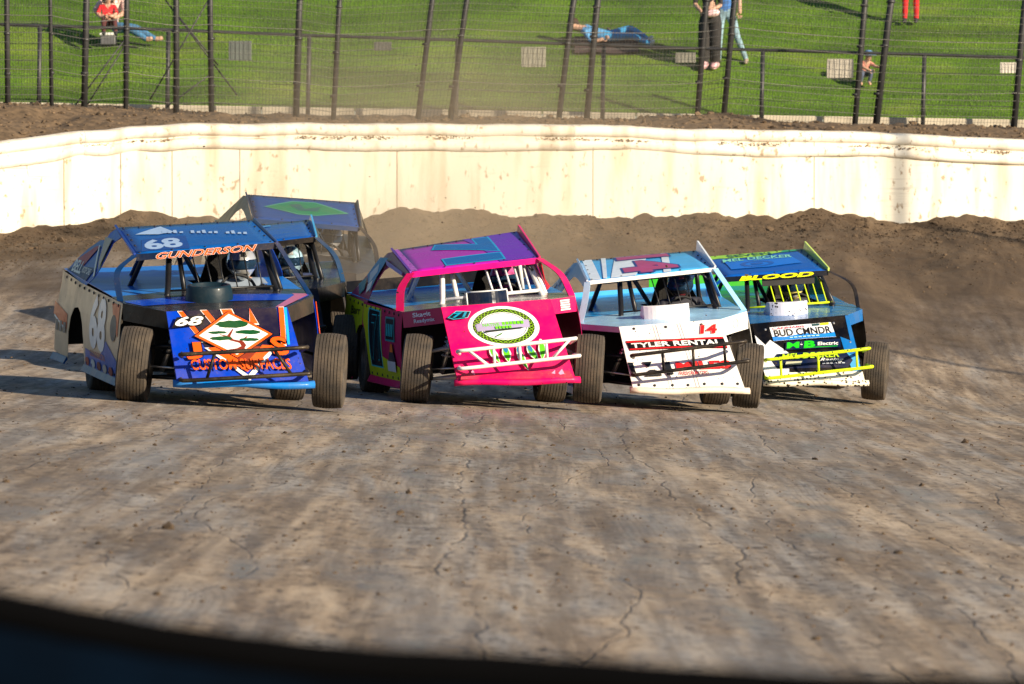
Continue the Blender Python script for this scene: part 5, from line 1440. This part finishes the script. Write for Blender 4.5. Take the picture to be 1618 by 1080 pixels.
def face(parent, c, r, d=(0, -1, 0)):
    d = Vector(d).normalized(); s = Vector((0, 0, 1)).cross(d).normalized()
    c = Vector(c)
    for k in (-1, 1):
        V, Fc = tube_geo([c + d * r * .86 + s * k * r * .38 + Vector((0, 0, r * .1)), c + d * r * .98 + s * k * r * .38 + Vector((0, 0, r * .1))], r * .12, 6)
        meshobj('eye', V, Fc, M_SHOE, parent)
    V, Fc = tube_geo([c + d * r * .9 + Vector((0, 0, r * .05)), c + d * r * 1.2 - Vector((0, 0, r * .2)), c + d * r * .92 - Vector((0, 0, r * .3))], [r * .08, r * .15, r * .1], 6)
    meshobj('nose', V, Fc, M_SKIN, parent, True)
    V, Fc = tube_geo([c + d * r * .85 - s * r * .25 - Vector((0, 0, r * .55)), c + d * r * .95 - Vector((0, 0, r * .58)), c + d * r * .85 + s * r * .25 - Vector((0, 0, r * .55))], r * .07, 5)
    meshobj('mouth', V, Fc, simple('lip', (.35, .12, .1), .5), parent, True)
def figure(label, base, J, B, mats, hands=(), hair=None, yaw=0, scale=1.0, fdir=(0, -1, 0)):
    me = skin_mesh(J, B, mats, hands)
    o = link(bpy.data.objects.new('person', me))
    o.matrix_basis = Matrix.Translation(base) @ Matrix.Rotation(rad(yaw), 4, 'Z') @ Matrix.Scale(scale, 4)
    tag(o, label, 'person', 'spectators on the hill')
    h = J['head'][0]
    if hair: hair_cap(o, (h[0], h[1], h[2] + .02), .098, hair[0], hair[1])
    face(o, h, .088, fdir)
    return o
ARMS = [('chest', 'ls', 0), ('ls', 'le', 0), ('le', 'lw', 1), ('lw', 'lh', 1), ('chest', 'rs', 0), ('rs', 're', 0), ('re', 'rw', 1), ('rw', 'rh', 1)]
LEGS = [('pelvis', 'lp', 2), ('lp', 'lk', 2), ('lk', 'la', 2), ('la', 'lf', 3), ('pelvis', 'rp', 2), ('rp', 'rk', 2), ('rk', 'ra', 2), ('ra', 'rf', 3)]
CORE = [('pelvis', 'spine', 0), ('spine', 'chest', 0), ('chest', 'neck', 1), ('neck', 'head', 1), ('head', 'top', 1)]
BONES = CORE + ARMS + LEGS
def stand(lean=0.0, la=None, ra=None, lfoot=(.10, 0), rfoot=(-.10, 0), legr=(.085, .062, .045)):
    J = {'pelvis': ((0, 0, .92), (.14, .11)), 'spine': ((lean * .3, 0, 1.08), (.125, .10)), 'chest': ((lean * .7, 0, 1.28), (.15, .11)), 'neck': ((lean, 0, 1.44), .055), 'head': ((lean * 1.2, -.01, 1.55), .088), 'top': ((lean * 1.2, -.01, 1.64), .06)}
    J.update({'ls': ((.18 + lean * .8, 0, 1.36), .058), 'rs': ((-.18 + lean * .8, 0, 1.36), .058)})
    la = la or ((.25, .02, 1.10), (.24, -.08, .88)); ra = ra or ((-.25, .02, 1.10), (-.24, -.08, .88))
    for s, a in (('l', la), ('r', ra)):
        J[s + 'e'] = (a[0], .043); J[s + 'w'] = (a[1], .032)
        d = (Vector(a[1]) - Vector(a[0])).normalized() * .06; J[s + 'h'] = (tuple(Vector(a[1]) + d), .036)
    for s, k, ft in (('l', 1, lfoot), ('r', -1, rfoot)):
        J[s + 'p'] = ((.09 * k, 0, .86), legr[0] + .01)
        J[s + 'k'] = ((lerp(.09 * k, ft[0], .5) - .03 * (1 if abs(ft[0]) > .2 else 0), -.03 + ft[1] * .5, .49), legr[1]); J[s + 'a'] = ((ft[0], ft[1] + .02, .09), legr[2]); J[s + 'f'] = ((ft[0] - .02, ft[1] - .13, .04), .036)
    return J
def hands_of(J):
    out = []
    for s in ('l', 'r'):
        w, h = Vector(J[s + 'w'][0]), Vector(J[s + 'h'][0]); d = (h - w).normalized()
        sd_ = d.cross(Vector((0, 1, 0)));  sd_ = sd_ if sd_.length > .1 else Vector((1, 0, 0))
        out.append((tuple(h + d * .02), tuple(d), tuple(sd_), 1))
    return out
# walking pair
J = stand(-.04, ra=((-.26, -.04, 1.12), (-.12, -.2, 1.0)), la=((.20, -.06, 1.1), (.06, -.2, 1.02)), lfoot=(.07, .05), rfoot=(-.10, -.05), legr=(.12, .115, .10))
figure('woman in black holding a pink bundle, walking on the hill between two posts', hill_at(1122, 111), J, BONES, [cloth('black', (.025, .022, .022)), M_SKIN, cloth('black', (.025, .022, .022)), simple('pink_shoe', (.6, .35, .38), .6)], hands_of(J), (M_HAIR, .2), yaw=-15)
b = hill_at(1122, 111)
bm = bmesh.new(); bmesh.ops.create_uvsphere(bm, u_segments=12, v_segments=8, radius=.5)
for v in bm.verts: v.co = Vector((v.co.x * .26 + .03 * math.sin(9 * v.co.y), v.co.y * .14, v.co.z * .13 + .05 * v.co.x))
o = bmobj('bundle', bm, cloth('pink', (.75, .5, .52)), None, True); o.location = b + Vector((.02, -.22, .96)); tag(o, 'pale pink cloth bundle carried by the woman in black', 'bundle')
J = stand(-.05, la=((.24, .02, 1.12), (.24, -.05, .92)), lfoot=(.36, .1), rfoot=(-.12, -.05))
figure('person in a blue shirt and faded jeans striding beside the woman in black', hill_at(1146, 103), J, BONES, [cloth('blue', (.05, .16, .45)), M_SKIN, cloth('jeans', (.22, .34, .42)), simple('tan_shoe', (.35, .28, .22), .7)], hands_of(J), (M_HAIR, .0))
# red trousers
J = stand(0)
figure('person in red trousers and black shoes standing at the top right', hill_at(1438, 39), J, BONES, [cloth('grey', (.2, .2, .2)), M_SKIN, cloth('red', (.62, .015, .02)), M_SHOE], hands_of(J), (M_HAIR, 0))
# seated adult and child
seat = hill_at(172, 71)
o = box('seat_box', (0, 0, 0), (.26, .34, .20), simple('grey_plastic', (.11, .11, .12), .6), None, .02)
o.location = seat + Vector((0, 0, .10)); tag(o, 'low grey box seat with a white rim on the grass', 'box seat')
box('rim', (0, 0, .085), (.285, .36, .045), simple('white_plastic', (.7, .7, .68), .5), o, .01)
J = {'pelvis': ((0.0, .02, .30), (.15, .12)), 'spine': ((.03, .06, .46), (.135, .11)), 'chest': ((.05, .10, .66), (.16, .12)), 'neck': ((.04, .08, .84), .055), 'head': ((.04, .05, .96), .088), 'top': ((.04, .05, 1.05), .06),
     'ls': ((.24, .08, .74), .062), 'le': ((.26, -.14, .52), .05), 'lw': ((.12, -.30, .44), .034), 'lh': ((.06, -.32, .44), .034), 'rs': ((-.14, .10, .74), .062), 're': ((-.24, -.1, .56), .05), 'rw': ((-.12, -.30, .46), .034), 'rh': ((-.06, -.33, .45), .034),
     'lp': ((.12, -.02, .28), .10), 'lk': ((.45, -.12, .27), .075), 'la': ((.80, -.15, .07), .05), 'lf': ((.93, -.17, .10), .038), 'rp': ((.08, -.08, .27), .10), 'rk': ((.40, -.25, .24), .075), 'ra': ((.66, -.30, .06), .05), 'rf': ((.76, -.33, .09), .038)}
figure('adult in a pale pink top and jeans seated with legs stretched out', seat + Vector((.02, 0, .02)), J, BONES, [cloth('palepink', (.78, .55, .48)), M_SKIN, cloth('denim', (.05, .16, .30)), M_SKIN], hands_of(J), (M_HAIR, 0), fdir=(.3, -1, 0))
J = {'pelvis': ((0, 0, .0), (.10, .09)), 'spine': ((0, .01, .12), (.095, .08)), 'chest': ((0, .02, .24), (.11, .085)), 'neck': ((0, .01, .34), .04), 'head': ((.01, -.01, .43), .085), 'top': ((.01, -.01, .51), .055),
     'ls': ((.12, .01, .29), .045), 'le': ((.16, -.08, .16), .035), 'lw': ((.08, -.18, .12), .026), 'lh': ((.04, -.21, .12), .026), 'rs': ((-.12, .01, .29), .045), 're': ((-.17, -.06, .16), .035), 'rw': ((-.10, -.17, .10), .026), 'rh': ((-.06, -.2, .1), .026),
     'lp': ((.06, -.04, -.01), .06), 'lk': ((.14, -.24, .04), .05), 'la': ((.16, -.30, -.17), .036), 'lf': ((.17, -.38, -.19), .03), 'rp': ((-.06, -.04, -.01), .06), 'rk': ((-.05, -.26, .04), .05), 'ra': ((-.04, -.32, -.17), .036), 'rf': ((-.04, -.40, -.19), .03)}
figure('child in a red shirt with brown hair on the seated adult\'s lap', seat + Vector((-.0, -.20, .36)), J, BONES, [cloth('childred', (.65, .012, .02)), M_SKIN, cloth('darkred', (.08, .02, .02)), M_SHOE], hands_of(J), (M_HAIR, .05))
# crouching child beside the pale board
J = {'pelvis': ((0, 0, .26), (.11, .10)), 'spine': ((.02, -.04, .36), (.10, .085)), 'chest': ((.05, -.1, .46), (.115, .09)), 'neck': ((.09, -.14, .55), .04), 'head': ((.11, -.17, .63), .085), 'top': ((.12, -.17, .71), .055),
     'ls': ((.16, -.1, .50), .045), 'le': ((.26, -.2, .42), .035), 'lw': ((.34, -.28, .40), .026), 'lh': ((.38, -.3, .40), .026), 'rs': ((-.06, -.12, .50), .045), 're': ((0, -.26, .40), .035), 'rw': ((.12, -.32, .34), .026), 'rh': ((.16, -.33, .33), .026),
     'lp': ((.07, -.02, .25), .065), 'lk': ((.18, -.26, .34), .055), 'la': ((.12, -.12, .08), .038), 'lf': ((.15, -.22, .03), .032), 'rp': ((-.07, -.02, .25), .065), 'rk': ((-.02, -.28, .32), .055), 'ra': ((-.06, -.12, .08), .038), 'rf': ((-.04, -.22, .03), .032)}
o = figure('small child in a sun hat crouching beside the pale board', hill_at(1363, 136), J, BONES, [cloth('salmon', (.60, .26, .20)), M_SKIN, cloth('shorts', (.10, .12, .2)), M_SKIN], hands_of(J), None, scale=.78, fdir=(.6, -1, -.3))
V, Fc = [], []
for (r_, h_) in ((.17, .0), (.165, .012), (.095, .03), (.085, .09), (.04, .115)):
    for i in range(14): V.append((.11 + r_ * math.cos(2 * math.pi * i / 14), -.17 + r_ * math.sin(2 * math.pi * i / 14), .665 + h_))
Fc = [(j * 14 + i, j * 14 + (i + 1) % 14, (j + 1) * 14 + (i + 1) % 14, (j + 1) * 14 + i) for j in range(4) for i in range(14)] + [tuple(56 + i for i in range(14)), tuple(reversed(range(14)))]
meshobj('sun_hat', V, Fc, cloth('hat', (.10, .22, .42)), o, True)
# lying person on a dark blanket
lb = hill_at(958, 78)
bl = grid_mesh('picnic_blanket', np.linspace(-.55, .55, 16), np.linspace(-.45, .55, 12), lambda X, Y: hill_z(X + lb.x, Y + lb.y) - lb.z + .06 + .015 * np.sin(X * 9) * np.cos(Y * 8), cloth('blanket', (.05, .03, .03)))
bl.location = lb; tag(bl, 'dark blanket spread on the grass under the lying person', 'blanket')
sl = .36
def ly(x, y, z): return (x, y, z + sl * y)
J = {'pelvis': (ly(.0, .1, .20), (.13, .11)), 'spine': (ly(-.15, .14, .22), (.125, .10)), 'chest': (ly(-.32, .18, .25), (.14, .11)), 'neck': (ly(-.46, .2, .29), .05), 'head': (ly(-.56, .21, .33), .088), 'top': (ly(-.64, .22, .35), .06),
     'ls': (ly(-.36, .02, .28), .055), 'le': (ly(-.26, -.14, .18), .042), 'lw': (ly(-.10, -.16, .22), .032), 'lh': (ly(-.04, -.15, .24), .034), 'rs': (ly(-.34, .34, .28), .055), 're': (ly(-.2, .4, .18), .042), 'rw': (ly(-.05, .34, .2), .032), 'rh': (ly(0, .32, .22), .034),
     'lp': (ly(.08, .04, .19), .09), 'lk': (ly(.42, 0, .24), .065), 'la': (ly(.76, -.08, .12), .045), 'lf': (ly(.82, -.10, .2), .036), 'rp': (ly(.08, .18, .19), .09), 'rk': (ly(.42, .2, .30), .065), 'ra': (ly(.74, .12, .12), .045), 'rf': (ly(.80, .1, .2), .036)}
o = figure('person in bright blue lying on a dark blanket on the grass', lb, J, BONES, [cloth('bluetop', (.10, .30, .55)), M_SKIN, cloth('bluepants', (.04, .28, .55)), simple('white_sock', (.7, .7, .66), .8)], hands_of(J), (M_HAIR, 0), fdir=(.3, -.6, .7))

# ------------------------------------------------------------------ infield barrier close to the camera
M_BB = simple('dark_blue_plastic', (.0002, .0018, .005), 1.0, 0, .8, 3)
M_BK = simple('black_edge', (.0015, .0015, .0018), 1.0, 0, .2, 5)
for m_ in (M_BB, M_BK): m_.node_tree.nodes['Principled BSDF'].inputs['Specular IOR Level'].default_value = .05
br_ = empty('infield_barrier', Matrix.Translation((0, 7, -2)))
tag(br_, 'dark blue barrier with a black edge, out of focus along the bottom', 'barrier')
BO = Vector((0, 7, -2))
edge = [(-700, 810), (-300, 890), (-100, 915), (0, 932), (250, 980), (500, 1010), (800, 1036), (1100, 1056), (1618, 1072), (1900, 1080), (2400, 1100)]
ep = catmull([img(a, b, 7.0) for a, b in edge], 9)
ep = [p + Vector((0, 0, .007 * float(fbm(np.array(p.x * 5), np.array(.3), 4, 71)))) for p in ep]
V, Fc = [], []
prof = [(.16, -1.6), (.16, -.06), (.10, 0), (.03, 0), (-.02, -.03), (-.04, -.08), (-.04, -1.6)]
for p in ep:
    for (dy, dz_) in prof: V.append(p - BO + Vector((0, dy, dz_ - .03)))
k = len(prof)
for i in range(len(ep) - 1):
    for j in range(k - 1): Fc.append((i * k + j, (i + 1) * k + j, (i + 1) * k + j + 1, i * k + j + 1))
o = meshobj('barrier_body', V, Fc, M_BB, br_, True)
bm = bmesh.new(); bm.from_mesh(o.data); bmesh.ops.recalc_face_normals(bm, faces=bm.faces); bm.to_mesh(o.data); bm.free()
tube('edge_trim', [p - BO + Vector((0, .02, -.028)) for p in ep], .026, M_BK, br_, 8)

# ------------------------------------------------------------------ floodlight masts right of the frame (their shadows fall across the corner)
def mast(x, y, r, h, label):
    z0 = gzf(x, y) - .3
    m = empty('light_mast', Matrix.Translation((x, y, z0)))
    tag(m, label, 'light mast', 'light masts beside the track')
    tube('pole', [(0, 0, 0), (0, 0, h * .5), (0, 0, h)], [r, r * .9, r * .75], M_POST, m, 12)
    a = tube('cross_arm', [(-.9, 0, h - .2), (.9, 0, h - .2)], .05, M_POST, m, 8)
    for q in (-.7, -.25, .25, .7): box('lamp_head', (q, -.12, h - .2), (.3, .22, .26), M_POST, m, .04)
mast(5.95 + .78 * 30, 86.3 - .62 * 30, .12, 20, 'light mast whose shadow falls on the white wall')
mast(4.6 + .78 * 32, 73.5 - .62 * 32, .10, 20, 'light mast whose shadow crosses the track at right')

# ------------------------------------------------------------------ clay crumbs thrown up by the wheels
m_ = 150
tx = rng.normal(-1.2, 2.6, m_); ty = rng.uniform(56, 78, m_); tz = gz(tx, ty) + rng.exponential(.55, m_) + .05
V, Fc = clod_geo(m_, np.stack([tx, ty, tz], -1), rng.lognormal(-4.6, .45, m_), 91)
tag(tri_mesh('thrown_clay', V, Fc, M_CLOD), 'small clay crumbs flying in the air behind the wheels', 'dirt', kind='stuff')

# ------------------------------------------------------------------ dust thrown up behind the pack
def dust(name, c, r, dens, label, seed):
    bm = bmesh.new(); bmesh.ops.create_icosphere(bm, subdivisions=3, radius=1)
    for v in bm.verts: v.co = Vector((v.co.x * r[0], v.co.y * r[1], v.co.z * r[2]))
    t = NT('dust_' + str(seed))
    t.t.nodes.remove(t.b)
    tc = t.n('ShaderNodeTexCoord')
    mp = t.n('ShaderNodeMapping'); mp.inputs['Scale'].default_value = (1 / r[0], 1 / r[1], 1 / r[2]); t.l(tc.outputs['Object'], mp.inputs['Vector'])
    ln_ = t.n('ShaderNodeVectorMath', operation='LENGTH'); t.l(mp.outputs[0], ln_.inputs[0])
    fall = t.math('MAXIMUM', t.math('SUBTRACT', 1.0, ln_.outputs['Value']), 0.0)
    fall = t.math('POWER', fall, 1.3)
    mp2 = t.n('ShaderNodeMapping'); mp2.inputs['Location'].default_value = (seed * 3.1, 0, 0); t.l(tc.outputs['Object'], mp2.inputs['Vector'])
    nz = t.ramp(t.noise(mp2.outputs[0], .9, 3, .6), [(.35, (.15, .15, .15)), (.7, (1, 1, 1))])
    pv = t.n('ShaderNodeVolumePrincipled')
    pv.inputs['Color'].default_value = (.80, .66, .48, 1); pv.inputs['Anisotropy'].default_value = .2
    t.l(t.math('MULTIPLY', t.math('MULTIPLY', fall, nz), dens), pv.inputs['Density'])
    t.l(pv.outputs[0], t.out.inputs['Volume'])
    o = bmobj(name, bm, t.m); o.location = c
    tag(o, label, 'dust', kind='stuff')
    return o
dust('dust_cloud', (-2.3, 63.5, -1.3), (3.2, 4.6, 1.9), .13, 'tan dust cloud hanging around the car farthest back', 1)
dust('dust_haze', (-1.2, 88.0, .9), (5.5, 6.0, 2.3), .16, 'faint dust drifting through the fence above the wall', 3)
dust('dust_plume', (-1.0, 74.0, -.5), (5.0, 8.0, 2.6), .19, 'thin dust drifting up towards the white wall', 2)
